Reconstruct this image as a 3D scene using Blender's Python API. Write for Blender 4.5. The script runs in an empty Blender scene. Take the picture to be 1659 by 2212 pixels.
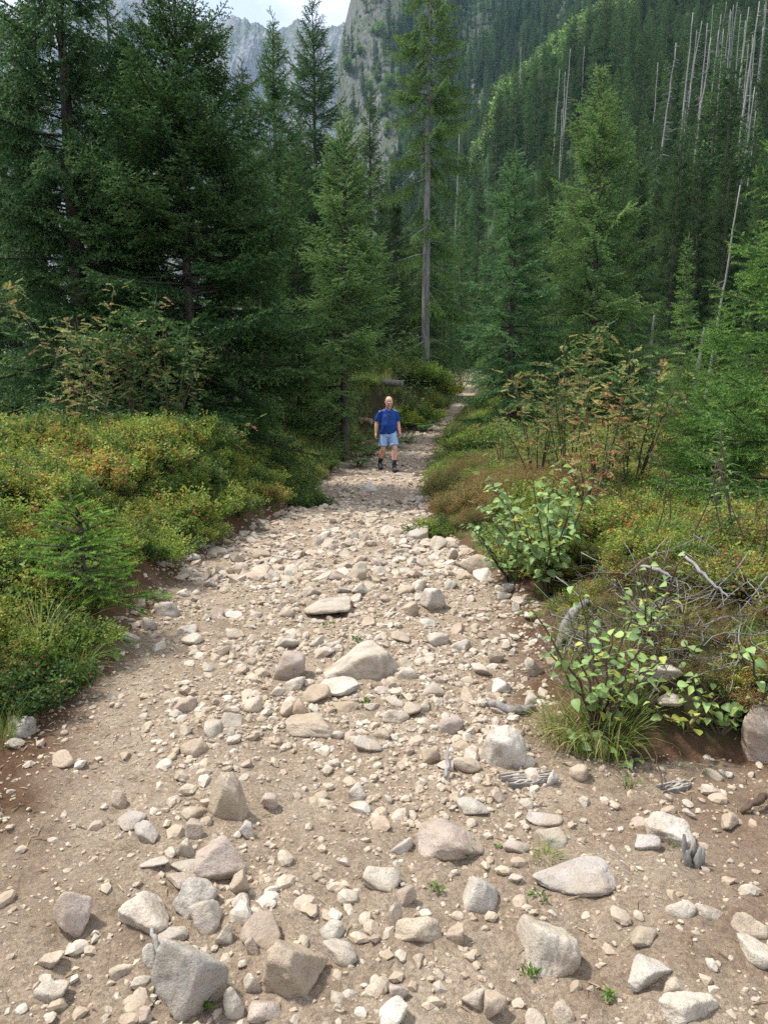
import bpy, bmesh, math, random
import numpy as np
from mathutils import Vector, Matrix

SC = bpy.context.scene
COL = SC.collection
R = math.radians
# ---------------------------------------------------------------- camera
FPX, CX, CY = 1534.0, 829.5, 1106.0          # photo measured on a 1659 x 2212 grid
PITCH = R(8.7)
CAMZ = 1.65
cam_d = bpy.data.cameras.new('camera')
cam = bpy.data.objects.new('camera', cam_d)
COL.objects.link(cam)
cam.location = (0, 0, CAMZ)
cam.rotation_euler = (R(90) - PITCH, 0, 0)
cam_d.sensor_fit = 'VERTICAL'
cam_d.sensor_height = 24.0
cam_d.lens = 12.0 / (1106.0 / FPX)
cam_d.clip_start = 0.05
cam_d.clip_end = 12000
SC.camera = cam
# ---------------------------------------------------------------- world
SUN_EL, SUN_AZ = R(60), R(-76)              # azimuth from +Y towards +X
W = bpy.data.worlds.new('World'); SC.world = W; W.use_nodes = True
nt = W.node_tree; nt.nodes.clear()
wo = nt.nodes.new('ShaderNodeOutputWorld'); bg = nt.nodes.new('ShaderNodeBackground')
sky = nt.nodes.new('ShaderNodeTexSky'); sky.sky_type = 'NISHITA'; sky.sun_disc = False
sky.sun_elevation = SUN_EL; sky.sun_rotation = SUN_AZ
sky.air_density = 1.0; sky.dust_density = 1.5; sky.altitude = 900
tc = nt.nodes.new('ShaderNodeTexCoord')
mp = nt.nodes.new('ShaderNodeMapping'); mp.inputs['Scale'].default_value = (1.0, 1.0, 2.2)
mp.inputs['Location'].default_value = (0.35, 0.2, 0.1)
n1 = nt.nodes.new('ShaderNodeTexNoise'); n1.inputs['Scale'].default_value = 3.4
n1.inputs['Detail'].default_value = 8; n1.inputs['Roughness'].default_value = 0.56
r1 = nt.nodes.new('ShaderNodeValToRGB')
r1.color_ramp.elements[0].position = 0.36; r1.color_ramp.elements[0].color = (4.2, 4.6, 5.4, 1)
r1.color_ramp.elements[1].position = 0.60; r1.color_ramp.elements[1].color = (8.0, 8.1, 8.3, 1)
mx = nt.nodes.new('ShaderNodeMixRGB'); mx.inputs[0].default_value = 0.86
nt.links.new(tc.outputs['Generated'], mp.inputs['Vector'])
nt.links.new(mp.outputs['Vector'], n1.inputs['Vector'])
nt.links.new(n1.outputs['Fac'], r1.inputs['Fac'])
nt.links.new(sky.outputs[0], mx.inputs[1]); nt.links.new(r1.outputs[0], mx.inputs[2])
nt.links.new(mx.outputs[0], bg.inputs[0]); bg.inputs[1].default_value = 0.13
nt.links.new(bg.outputs[0], wo.inputs[0])
# ---------------------------------------------------------------- sun
sl = bpy.data.lights.new('sun', 'SUN'); sl.energy = 3.8; sl.angle = R(5); sl.color = (1.0, 0.955, 0.88)
so = bpy.data.objects.new('sun', sl); COL.objects.link(so)
sd = Vector((math.sin(SUN_AZ) * math.cos(SUN_EL), math.cos(SUN_AZ) * math.cos(SUN_EL), math.sin(SUN_EL)))
so.rotation_euler = (-sd).to_track_quat('-Z', 'Y').to_euler(); so.location = (-10, 20, 40)
# ---------------------------------------------------------------- picture
SC.view_settings.view_transform = 'Standard'; SC.view_settings.look = 'None'
SC.view_settings.gamma = 1.0; SC.view_settings.use_curve_mapping = False
SC.view_settings.exposure = 0.80
SC.render.engine = 'CYCLES'
SC.cycles.max_bounces = 5; SC.cycles.diffuse_bounces = 3; SC.cycles.glossy_bounces = 2
SC.cycles.transmission_bounces = 3; SC.cycles.transparent_max_bounces = 4; SC.cycles.volume_bounces = 0
SC.cycles.use_denoising = False      # fine needle texture survives; the grain is as slight as a phone's
SC.cycles.use_adaptive_sampling = False; SC.cycles.sample_clamp_indirect = 2.5; SC.cycles.sample_clamp_direct = 8
SC.cycles.caustics_reflective = False; SC.cycles.caustics_refractive = False

# ================================================================ helpers
rng = np.random.default_rng(7)

def tag(o, label=None, cat=None, group=None, kind=None):
    if label: o['label'] = label
    if cat: o['category'] = cat
    if group: o['group'] = group
    if kind: o['kind'] = kind
    return o

def link(o, parent=None):
    COL.objects.link(o)
    if parent is not None: o.parent = parent
    return o

def empty(name, loc=(0, 0, 0), rz=0.0):
    o = bpy.data.objects.new(name, None); COL.objects.link(o)
    o.location = loc; o.rotation_euler = (0, 0, rz); o.empty_display_size = 0.1
    return o

def mesh_np(name, V, F, mats=(), v=None, col=None, mi=None, smooth=False):
    """V (n,3); F (m,k) array or list of such arrays; v: float attribute per vertex; col (n,3)."""
    me = bpy.data.meshes.new(name)
    if not isinstance(F, (list, tuple)): F = [F]
    F = [np.asarray(f, np.int32) for f in F if len(f)]
    V = np.ascontiguousarray(V, np.float32)
    nl = sum(f.size for f in F); nf = sum(len(f) for f in F)
    me.vertices.add(len(V)); me.vertices.foreach_set('co', V.ravel())
    me.loops.add(nl); me.loops.foreach_set('vertex_index', np.concatenate([f.ravel() for f in F]).astype(np.int32))
    me.polygons.add(nf)
    tot = np.concatenate([np.full(len(f), f.shape[1], np.int32) for f in F])
    st = np.zeros(nf, np.int32); st[1:] = np.cumsum(tot)[:-1]
    me.polygons.foreach_set('loop_start', st)
    try: me.polygons.foreach_set('loop_total', tot)
    except Exception: pass
    if mi is not None: me.polygons.foreach_set('material_index', np.asarray(mi, np.int32))
    me.polygons.foreach_set('use_smooth', np.full(nf, bool(smooth)))
    me.update(calc_edges=True)
    if v is not None:
        a = me.attributes.new('v', 'FLOAT', 'POINT'); a.data.foreach_set('value', np.asarray(v, np.float32))
    if col is not None:
        a = me.attributes.new('Col', 'FLOAT_COLOR', 'POINT')
        c4 = np.ones((len(V), 4), np.float32); c4[:, :3] = col
        a.data.foreach_set('color', c4.ravel())
    for m in mats: me.materials.append(m)
    return me

def obj(name, me, parent=None, loc=(0, 0, 0), rz=0.0, scale=None):
    o = bpy.data.objects.new(name, me); link(o, parent)
    o.location = loc; o.rotation_euler = (0, 0, rz)
    if scale is not None: o.scale = (scale,) * 3 if np.isscalar(scale) else scale
    return o

def hash2(ix, iy, s):
    h = (ix.astype(np.int64) * 374761393 + iy.astype(np.int64) * 668265263 + s * 974711) & 0xffffffff
    h = ((h ^ (h >> 13)) * 1274126177) & 0xffffffff
    return ((h ^ (h >> 16)) & 0xffffff) / float(0xffffff)

def noise2(x, y, s=0):
    x = np.asarray(x, float); y = np.asarray(y, float)
    ix = np.floor(x); iy = np.floor(y); fx = x - ix; fy = y - iy
    fx = fx * fx * (3 - 2 * fx); fy = fy * fy * (3 - 2 * fy)
    a = hash2(ix, iy, s); b = hash2(ix + 1, iy, s); c = hash2(ix, iy + 1, s); d = hash2(ix + 1, iy + 1, s)
    return (a * (1 - fx) + b * fx) * (1 - fy) + (c * (1 - fx) + d * fx) * fy * 1.0 - 0.5

def fbm2(x, y, s=0, o=4, g=0.5, l=2.03):
    t = 0; a = 1.0
    for k in range(o):
        t = t + a * noise2(x, y, s + k * 17); x = x * l + 3.1; y = y * l - 1.7; a *= g
    return t

def noise3(p, s=0):
    i = np.floor(p); f = p - i; f = f * f * (3 - 2 * f); r = 0
    for dx in (0, 1):
        for dy in (0, 1):
            for dz in (0, 1):
                w = (f[:, 0] if dx else 1 - f[:, 0]) * (f[:, 1] if dy else 1 - f[:, 1]) * (f[:, 2] if dz else 1 - f[:, 2])
                r = r + w * hash2(i[:, 0] + dx + 57 * (i[:, 2] + dz), i[:, 1] + dy - 131 * (i[:, 2] + dz), s)
    return r - 0.5

def sstep(a, b, x):
    t = np.clip((np.asarray(x, float) - a) / (b - a), 0, 1); return t * t * (3 - 2 * t)

def frames(d, roll):
    """rotation matrices (n,3,3) whose columns are (dir, side, up), rolled about dir"""
    d = d / (np.linalg.norm(d, axis=1, keepdims=True) + 1e-9)
    up = np.tile(np.array([0, 0, 1.0]), (len(d), 1)); up[np.abs(d[:, 2]) > 0.97] = (1, 0, 0)
    y = np.cross(up, d); y /= np.linalg.norm(y, axis=1, keepdims=True); z = np.cross(d, y)
    c = np.cos(roll)[:, None]; s = np.sin(roll)[:, None]
    return np.stack([d, y * c + z * s, -y * s + z * c], axis=2)

def place(T, Rm, pos, scale=None):
    """template verts T (k,3) at n frames -> (n*k,3)"""
    if scale is not None:
        Rm = Rm * (scale[:, None, None] if scale.ndim == 1 else scale[:, None, :])
    return (np.einsum('nij,kj->nki', Rm, T) + pos[:, None, :]).reshape(-1, 3)

def tilef(F, n, k):
    return (F[None, :, :] + (np.arange(n) * k)[:, None, None]).reshape(-1, F.shape[1])

def tube(P, rad, sides=6):
    """polyline P (n,3) with radii -> verts, quads (ends closed to a point ring)"""
    P = np.asarray(P, float); rad = np.asarray(rad, float); n = len(P)
    d = np.gradient(P, axis=0); M = frames(d, np.zeros(n))
    a = np.arange(sides) * 2 * math.pi / sides
    ring = np.stack([np.zeros(sides), np.cos(a), np.sin(a)], 1)
    V = place(ring, M, P, rad)
    q = []
    for i in range(n - 1):
        for j in range(sides):
            k = (j + 1) % sides
            q.append((i * sides + j, i * sides + k, (i + 1) * sides + k, (i + 1) * sides + j))
    V = np.vstack([V, P[:1], P[-1:]]); c0 = n * sides; c1 = c0 + 1
    for j in range(sides):
        k = (j + 1) % sides
        q.append((c0, k, j, j)); q.append((c1, (n - 1) * sides + j, (n - 1) * sides + k, (n - 1) * sides + k))
    q = np.array(q, np.int32)
    quads = q[q[:, 2] != q[:, 3]]; tris = q[q[:, 2] == q[:, 3]][:, :3]
    return V, quads, tris

class MB:
    def __init__(s): s.V = []; s.Q = []; s.T = []; s.v = []; s.n = 0
    def add(s, V, Q=None, T=None, v=0.5):
        s.V.append(V)
        if Q is not None and len(Q): s.Q.append(np.asarray(Q) + s.n)
        if T is not None and len(T): s.T.append(np.asarray(T) + s.n)
        s.v.append(np.full(len(V), v) if np.isscalar(v) else v); s.n += len(V)
    def tube(s, P, rad, sides=6, v=0.5):
        V, Q, T = tube(P, rad, sides); s.add(V, Q, T, v)
    def mesh(s, name, mats, smooth=True):
        F = []
        if s.Q: F.append(np.vstack(s.Q))
        if s.T: F.append(np.vstack(s.T))
        return mesh_np(name, np.vstack(s.V), F, mats, v=np.concatenate(s.v), smooth=smooth)

# ---------------------------------------------------------------- pixel <-> place
def ray(px, py):
    f = np.array([0, math.cos(PITCH), -math.sin(PITCH)]); u = np.array([0, math.sin(PITCH), math.cos(PITCH)])
    d = f + (px - CX) / FPX * np.array([1.0, 0, 0]) - (py - CY) / FPX * u
    return d
def at(px, py, Y):
    d = ray(px, py); t = Y / d[1]; return np.array([0, 0, CAMZ]) + d * t
def to_px(p):
    p = np.atleast_2d(p) - np.array([0, 0, CAMZ])
    dep = p[:, 1] * math.cos(PITCH) - p[:, 2] * math.sin(PITCH); u = p[:, 1] * math.sin(PITCH) + p[:, 2] * math.cos(PITCH)
    return CX + FPX * p[:, 0] / dep, CY - FPX * u / dep

# ================================================================ materials
def new_mat(name):
    m = bpy.data.materials.new(name); m.use_nodes = True; t = m.node_tree; t.nodes.clear()
    return m, t, t.nodes.new('ShaderNodeOutputMaterial')
def N(t, kind, **kw):
    n = t.nodes.new(kind)
    for k, v in kw.items():
        if k.startswith('_'): setattr(n, k[1:], v)
        else: n.inputs[k].default_value = v
    return n
def ramp(t, pts):
    r = t.nodes.new('ShaderNodeValToRGB'); e = r.color_ramp.elements
    while len(e) < len(pts): e.new(0.5)
    for el, (p, c) in zip(e, pts): el.position = p; el.color = (*c, 1)
    return r

def foliage_mat(name, stops, transl=0.25, rough=0.55, tint=True, spec=0.3, rvar=0.35, mottle=False):
    """colour from the vertex attribute v, tinted by the object's own colour, varied per object"""
    m, t, out = new_mat(name)
    a = N(t, 'ShaderNodeAttribute', _attribute_name='v'); r = ramp(t, stops)
    t.links.new(a.outputs['Fac'], r.inputs['Fac'])
    oi = t.nodes.new('ShaderNodeObjectInfo')
    mr = N(t, 'ShaderNodeMapRange'); mr.inputs[3].default_value = 1 - rvar; mr.inputs[4].default_value = 1 + rvar
    t.links.new(oi.outputs['Random'], mr.inputs[0])
    mul = N(t, 'ShaderNodeMixRGB', _blend_type='MULTIPLY'); mul.inputs[0].default_value = 1.0
    t.links.new(r.outputs[0], mul.inputs[1]); t.links.new(mr.outputs[0], mul.inputs[2])
    c = mul.outputs[0]
    if mottle:                                   # veins, blemishes and browned spots on the leaf itself
        tcn = t.nodes.new('ShaderNodeTexCoord'); nz = N(t, 'ShaderNodeTexNoise', Scale=3.2, Detail=5, Roughness=0.65); t.links.new(tcn.outputs['Object'], nz.inputs['Vector'])
        rz_ = ramp(t, [(0.30, (0.55, 0.50, 0.42)), (0.42, (0.92, 0.94, 0.9)), (0.6, (1.08, 1.05, 1.0)), (0.75, (1.25, 1.12, 0.8))]); t.links.new(nz.outputs['Fac'], rz_.inputs[0])
        mm = N(t, 'ShaderNodeMixRGB', _blend_type='MULTIPLY'); mm.inputs[0].default_value = 0.8; t.links.new(c, mm.inputs[1]); t.links.new(rz_.outputs[0], mm.inputs[2]); c = mm.outputs[0]
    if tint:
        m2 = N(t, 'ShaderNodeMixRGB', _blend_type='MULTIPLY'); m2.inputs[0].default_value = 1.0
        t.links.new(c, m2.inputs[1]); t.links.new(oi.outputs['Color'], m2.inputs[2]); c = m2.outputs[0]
    p = t.nodes.new('ShaderNodeBsdfPrincipled'); p.inputs['Roughness'].default_value = rough
    p.inputs['Specular IOR Level'].default_value = spec
    t.links.new(c, p.inputs['Base Color'])
    tr = t.nodes.new('ShaderNodeBsdfTranslucent'); t.links.new(c, tr.inputs[0])
    ms = t.nodes.new('ShaderNodeMixShader'); ms.inputs[0].default_value = transl
    t.links.new(p.outputs[0], ms.inputs[1]); t.links.new(tr.outputs[0], ms.inputs[2])
    t.links.new(ms.outputs[0], out.inputs[0])
    return m

def wood_mat(name, c0, c1, scale=14, stretch=0.15, bump=0.6, rough=0.85):
    m, t, out = new_mat(name)
    g = t.nodes.new('ShaderNodeTexCoord'); mpn = N(t, 'ShaderNodeMapping'); mpn.inputs['Scale'].default_value = (1, 1, stretch)
    t.links.new(g.outputs['Object'], mpn.inputs[0])
    n = N(t, 'ShaderNodeTexNoise', Scale=scale, Detail=6, Roughness=0.65); t.links.new(mpn.outputs[0], n.inputs['Vector'])
    r = ramp(t, [(0.3, c0), (0.72, c1)]); t.links.new(n.outputs['Fac'], r.inputs[0])
    p = t.nodes.new('ShaderNodeBsdfPrincipled'); p.inputs['Roughness'].default_value = rough; p.inputs['Specular IOR Level'].default_value = 0.2
    t.links.new(r.outputs[0], p.inputs['Base Color'])
    b = N(t, 'ShaderNodeBump', Strength=bump, Distance=0.02); t.links.new(n.outputs['Fac'], b.inputs['Height'])
    t.links.new(b.outputs[0], p.inputs['Normal']); t.links.new(p.outputs[0], out.inputs[0])
    return m

def plain_mat(name, c, rough=0.7, spec=0.3, nscale=40, var=0.12, bump=0.0):
    m, t, out = new_mat(name)
    g = t.nodes.new('ShaderNodeTexCoord')
    n = N(t, 'ShaderNodeTexNoise', Scale=nscale, Detail=4); t.links.new(g.outputs['Object'], n.inputs['Vector'])
    r = ramp(t, [(0.25, tuple(x * (1 - var) for x in c)), (0.75, tuple(min(1, x * (1 + var)) for x in c))])
    t.links.new(n.outputs['Fac'], r.inputs[0])
    p = t.nodes.new('ShaderNodeBsdfPrincipled'); p.inputs['Roughness'].default_value = rough; p.inputs['Specular IOR Level'].default_value = spec
    t.links.new(r.outputs[0], p.inputs['Base Color'])
    if bump:
        b = N(t, 'ShaderNodeBump', Strength=bump, Distance=0.01); t.links.new(n.outputs['Fac'], b.inputs['Height']); t.links.new(b.outputs[0], p.inputs['Normal'])
    t.links.new(p.outputs[0], out.inputs[0])
    return m

def stone_mat(name, use_attr):
    """speckled granite; base colour is the stone's own (object colour or vertex colour)"""
    m, t, out = new_mat(name)
    g = t.nodes.new('ShaderNodeNewGeometry'); tcn = t.nodes.new('ShaderNodeTexCoord'); oi = t.nodes.new('ShaderNodeObjectInfo')
    if use_attr:
        a = N(t, 'ShaderNodeAttribute', _attribute_name='Col'); base = a.outputs['Color']
    else: base = oi.outputs['Color']
    vec = g.outputs['Position']
    big = N(t, 'ShaderNodeTexNoise', Scale=9.0, Detail=7, Roughness=0.62); t.links.new(vec, big.inputs['Vector'])
    fine = N(t, 'ShaderNodeTexNoise', Scale=150.0, Detail=4, Roughness=0.75); t.links.new(vec, fine.inputs['Vector'])
    rb = ramp(t, [(0.30, (0.46, 0.43, 0.39)), (0.45, (0.90, 0.88, 0.85)), (0.56, (1.04, 1.03, 1.0)), (0.74, (1.20, 1.17, 1.12))]); t.links.new(big.outputs['Fac'], rb.inputs[0])
    rf = ramp(t, [(0.33, (0.36, 0.36, 0.38)), (0.46, (0.95, 0.95, 0.95)), (0.62, (1.05, 1.04, 1.02)), (0.76, (1.35, 1.33, 1.30))]); t.links.new(fine.outputs['Fac'], rf.inputs[0])
    m1 = N(t, 'ShaderNodeMixRGB', _blend_type='MULTIPLY'); m1.inputs[0].default_value = 0.8
    t.links.new(base, m1.inputs[1]); t.links.new(rb.outputs[0], m1.inputs[2])
    m2 = N(t, 'ShaderNodeMixRGB', _blend_type='MULTIPLY'); m2.inputs[0].default_value = 0.85
    t.links.new(m1.outputs[0], m2.inputs[1]); t.links.new(rf.outputs[0], m2.inputs[2])
    # earth clinging in patches
    dn = N(t, 'ShaderNodeTexNoise', Scale=5.0, Detail=5, Roughness=0.6); t.links.new(vec, dn.inputs['Vector'])
    dr = ramp(t, [(0.44, (0.1, 0.1, 0.1)), (0.66, (0.75, 0.75, 0.75))]); t.links.new(dn.outputs['Fac'], dr.inputs[0])
    m3 = N(t, 'ShaderNodeMixRGB'); m3.inputs[2].default_value = (0.36, 0.275, 0.19, 1)
    t.links.new(dr.outputs[0], m3.inputs[0]); t.links.new(m2.outputs[0], m3.inputs[1])
    p = t.nodes.new('ShaderNodeBsdfPrincipled'); p.inputs['Roughness'].default_value = 0.82; p.inputs['Specular IOR Level'].default_value = 0.25
    t.links.new(m3.outputs[0], p.inputs['Base Color'])
    if not use_attr:
        vo = N(t, 'ShaderNodeTexVoronoi', _feature='DISTANCE_TO_EDGE', Scale=7.0); t.links.new(vec, vo.inputs['Vector'])
        b0 = N(t, 'ShaderNodeBump', Strength=0.7, Distance=0.035); t.links.new(big.outputs['Fac'], b0.inputs['Height'])
        b = N(t, 'ShaderNodeBump', Strength=0.8, Distance=0.006); t.links.new(fine.outputs['Fac'], b.inputs['Height']); t.links.new(b0.outputs[0], b.inputs['Normal'])
        t.links.new(b.outputs[0], p.inputs['Normal'])
    t.links.new(p.outputs[0], out.inputs[0])
    return m

M = {}
M['stone'] = stone_mat('granite', False)
M['gravel'] = stone_mat('gravel', True)
M['bark'] = wood_mat('spruce_bark', (0.035, 0.028, 0.022), (0.13, 0.105, 0.085))
M['greybark'] = wood_mat('grey_bark', (0.10, 0.095, 0.088), (0.33, 0.31, 0.285))
M['dead'] = wood_mat('weathered_dead_wood', (0.15, 0.145, 0.135), (0.36, 0.345, 0.325), scale=20)
M['twigwood'] = wood_mat('twig_wood', (0.05, 0.036, 0.026), (0.13, 0.09, 0.062), scale=30)
M['rootwood'] = wood_mat('old_root_wood', (0.07, 0.06, 0.055), (0.34, 0.315, 0.29), scale=28, stretch=0.3)
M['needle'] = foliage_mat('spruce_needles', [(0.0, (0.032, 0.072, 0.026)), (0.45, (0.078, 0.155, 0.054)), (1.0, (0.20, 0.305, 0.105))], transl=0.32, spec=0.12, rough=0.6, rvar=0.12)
M['farneedle'] = foliage_mat('far_spruce_needles', [(0.0, (0.028, 0.060, 0.021)), (0.5, (0.062, 0.122, 0.040)), (1.0, (0.14, 0.22, 0.066))], transl=0.28, spec=0.1, rough=0.6, rvar=0.42)
M['broad'] = foliage_mat('slope_leaves', [(0.0, (0.06, 0.12, 0.03)), (0.5, (0.14, 0.24, 0.06)), (1.0, (0.25, 0.34, 0.09))], transl=0.3, rvar=0.35)
M['bilberry'] = foliage_mat('bilberry_leaves', [(0.0, (0.045, 0.100, 0.028)), (0.35, (0.12, 0.205, 0.040)), (0.72, (0.27, 0.345, 0.06)), (0.90, (0.42, 0.40, 0.08)), (0.93, (0.36, 0.15, 0.055)), (1.0, (0.38, 0.12, 0.055))], transl=0.42, rvar=0.1)
M['heather'] = foliage_mat('heather', [(0.0, (0.06, 0.10, 0.03)), (0.4, (0.16, 0.19, 0.05)), (0.65, (0.27, 0.21, 0.06)), (0.85, (0.32, 0.16, 0.06)), (1.0, (0.34, 0.16, 0.10))], transl=0.25, rvar=0.1)
M['willow'] = foliage_mat('willow_leaves', [(0.0, (0.15, 0.25, 0.095)), (0.55, (0.26, 0.39, 0.14)), (0.85, (0.38, 0.49, 0.14)), (0.95, (0.42, 0.33, 0.05)), (1.0, (0.32, 0.12, 0.05))], transl=0.38, rough=0.5, spec=0.4, rvar=0.3, mottle=True)
M['rowan'] = foliage_mat('rowan_leaves', [(0.0, (0.06, 0.14, 0.045)), (0.38, (0.14, 0.22, 0.07)), (0.62, (0.33, 0.34, 0.11)), (0.84, (0.38, 0.27, 0.11)), (1.0, (0.30, 0.14, 0.07))], transl=0.35, rvar=0.1)
M['grass'] = foliage_mat('grass', [(0.0, (0.06, 0.125, 0.022)), (0.5, (0.15, 0.25, 0.04)), (0.8, (0.30, 0.31, 0.08)), (1.0, (0.46, 0.38, 0.19))], transl=0.3, rvar=0.15)
M['fern'] = foliage_mat('fern', [(0.0, (0.05, 0.12, 0.025)), (0.6, (0.10, 0.21, 0.04)), (1.0, (0.22, 0.28, 0.06))], transl=0.35, rvar=0.2)
M['fireweed'] = foliage_mat('fireweed_leaves', [(0.0, (0.07, 0.14, 0.05)), (0.6, (0.13, 0.22, 0.07)), (0.9, (0.20, 0.26, 0.08)), (1.0, (0.34, 0.11, 0.06))], transl=0.35, rvar=0.2)
# ================================================================ terrain
ZB_Y = np.array([-60, 0, 17.5, 22, 30, 38, 46, 60, 100, 400, 1500, 4000.])
ZB_Z = np.array([0.6, 0, 0.0, 0.22, 1.05, 2.15, 3.1, 4.4, 7.0, 20., 60., 120.])
def zb(y): return np.interp(y, ZB_Y, ZB_Z)
def base_hit(px, py):
    d = ray(px, py); ys = np.linspace(1.0, 60, 6000); z = CAMZ + d[2] * ys / d[1]
    k = np.argmax(z < zb(ys)) if (z < zb(ys)).any() else len(ys) - 1
    return d[0] * ys[k] / d[1], ys[k]
LE = [(0, 1740), (40, 1640), (110, 1540), (200, 1450), (262, 1390), (335, 1290), (410, 1215), (500, 1165), (600, 1118), (680, 1052),
      (728, 1000), (800, 960), (880, 930), (938, 895), (972, 852), (985, 825)]
RE = [(1640, 1655), (1420, 1640), (1250, 1615), (1180, 1560), (1155, 1480), (1165, 1400), (1140, 1310), (1050, 1252), (985, 1190), (932, 1130),
      (914, 1060), (925, 1010), (945, 950), (988, 900), (1028, 857), (1048, 830)]
le = np.array([base_hit(*p) for p in LE]); re_ = np.array([base_hit(*p) for p in RE])
le = le[np.argsort(le[:, 1])]; re_ = re_[np.argsort(re_[:, 1])]
LEy = np.r_[-40, 0.5, 1.8, le[:, 1], 60, 80]; LEx = np.r_[-2.6, -2.3, -2.05, le[:, 0], 7.0, 12.0]
REy = np.r_[-40, 0.5, 2.0, re_[:, 1], 60, 80]; REx = np.r_[3.2, 3.0, 2.8, re_[:, 0], 8.6, 13.6]
def xl(y): return np.interp(y, LEy, LEx)
def xr(y): return np.interp(y, REy, REx)
def interp(y, pts):
    p = np.array(pts, float); return np.interp(y, p[:, 0], p[:, 1])
HL = [(-5, .3), (1, .3), (2.5, .45), (4, .75), (6, 1.0), (9.5, 1.12), (12, .85), (14, .6), (17, .6), (20, 1.1), (24, 1.6), (28, 1.75), (33, 1.5), (45, .8)]
WL = [(0, 1.6), (4, 1.5), (7, 1.5), (10, 1.35), (13, 1.5), (18, 1.5), (24, 1.1), (40, 1.6)]
HR = [(-5, .2), (1, .1), (2.7, .12), (3.4, .38), (4.6, .62), (6, .55), (8, .45), (11, .42), (14, .3), (20, .3), (45, .4)]
WR = [(0, 1.2), (3, .7), (5, .9), (8, 1.0), (12, 1.0), (20, 1.4), (40, 2)]
# the valley sides beyond: for picture columns, the surface height in the picture at given distances
VAL = [(60, None), (100, None), (400, None), (1500, None)]
COLS = [(-6000, []), (600, []), (722, []),
        (732, [(480, None), (600, 560), (720, 330), (900, 300)]),
        (738, [(470, None), (600, 300), (650, 190), (720, 140), (900, 120)]),
        (752, [(460, None), (590, 290), (645, 120), (710, 78), (900, 60)]),
        (785, [(430, None), (560, 310), (640, 130), (690, 8), (900, -90)]),
        (830, [(350, None), (500, 360), (640, 110), (690, -30), (900, -130)]),
        (900, [(240, None), (400, 450), (560, 260), (645, 90), (700, -40), (900, -150)]),
        (1000, [(120, None), (200, 560), (300, 460), (450, 310), (600, 160), (700, 30), (900, -100)]),
        (1070, [(85, None), (120, 600), (200, 440), (290, 275), (330, 300), (450, 250), (620, 80), (700, -10), (900, -100)]),
        (1160, [(75, None), (105, 600), (180, 430), (280, 210), (330, 190), (370, 200), (480, 170), (620, 30), (900, -150)]),
        (1250, [(68, None), (95, 600), (165, 420), (265, 190), (335, 95), (380, 110), (500, 50), (700, -150), (900, -200)]),
        (1450, [(62, None), (80, 620), (135, 430), (225, 190), (320, 10), (420, -120), (700, -260), (900, -300)]),
        (1659, [(58, None), (70, 640), (112, 450), (185, 220), (265, 30), (350, -100), (700, -300), (900, -330)]),
        (2300, [(52, None), (60, 640), (100, 450), (170, 200), (250, 0), (350, -130), (900, -330)]),
        (9000, [(45, None), (60, 640), (100, 450), (170, 200), (250, 0), (350, -130), (900, -330)])]
YG = np.exp(np.linspace(math.log(40), math.log(4200), 200))
def _tan_el(py): return math.tan(math.atan((CY - py) / FPX) - PITCH)
_tab = []
for cx, pts in COLS:
    ys = [40.] ; zs = [float(zb(40.))]
    if not pts: ys, zs = list(ZB_Y[5:]), list(ZB_Z[5:])
    for Y, py in pts:
        ys.append(Y); zs.append(float(zb(Y)) if py is None else CAMZ + Y * _tan_el(py))
    if pts and ys[-1] < 1000: ys += [1400., 4200.]; zs += [zs[-1] * 1.05, zs[-1]]
    _tab.append(np.interp(np.log(YG), np.log(ys), zs))
_tab = np.array(_tab); _cx = np.array([(c[0] - CX) / FPX for c in COLS])
def zfar(x, y):
    yy = np.maximum(y, 40.0); s = np.clip(x / yy, _cx[0], _cx[-1]); ly = np.log(np.minimum(yy, 4199))
    j = np.clip((ly - math.log(40)) / (math.log(4200) - math.log(40)) * 199, 0, 198.999); j0 = j.astype(int); fj = j - j0
    i = np.clip(np.searchsorted(_cx, s) - 1, 0, len(_cx) - 2); fi = (s - _cx[i]) / (_cx[i + 1] - _cx[i])
    fi = np.clip(fi, 0, 1)
    z = (_tab[i, j0] * (1 - fj) + _tab[i, j0 + 1] * fj) * (1 - fi) + (_tab[i + 1, j0] * (1 - fj) + _tab[i + 1, j0 + 1] * fj) * fi
    return z
def pathmask(x, y):
    """0 on the path, growing outward (m)"""
    w = 0.16 * fbm2(x * 2.3, y * 2.3, 5, 3)
    return np.maximum(xl(y) - x, x - xr(y)) + w
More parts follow.
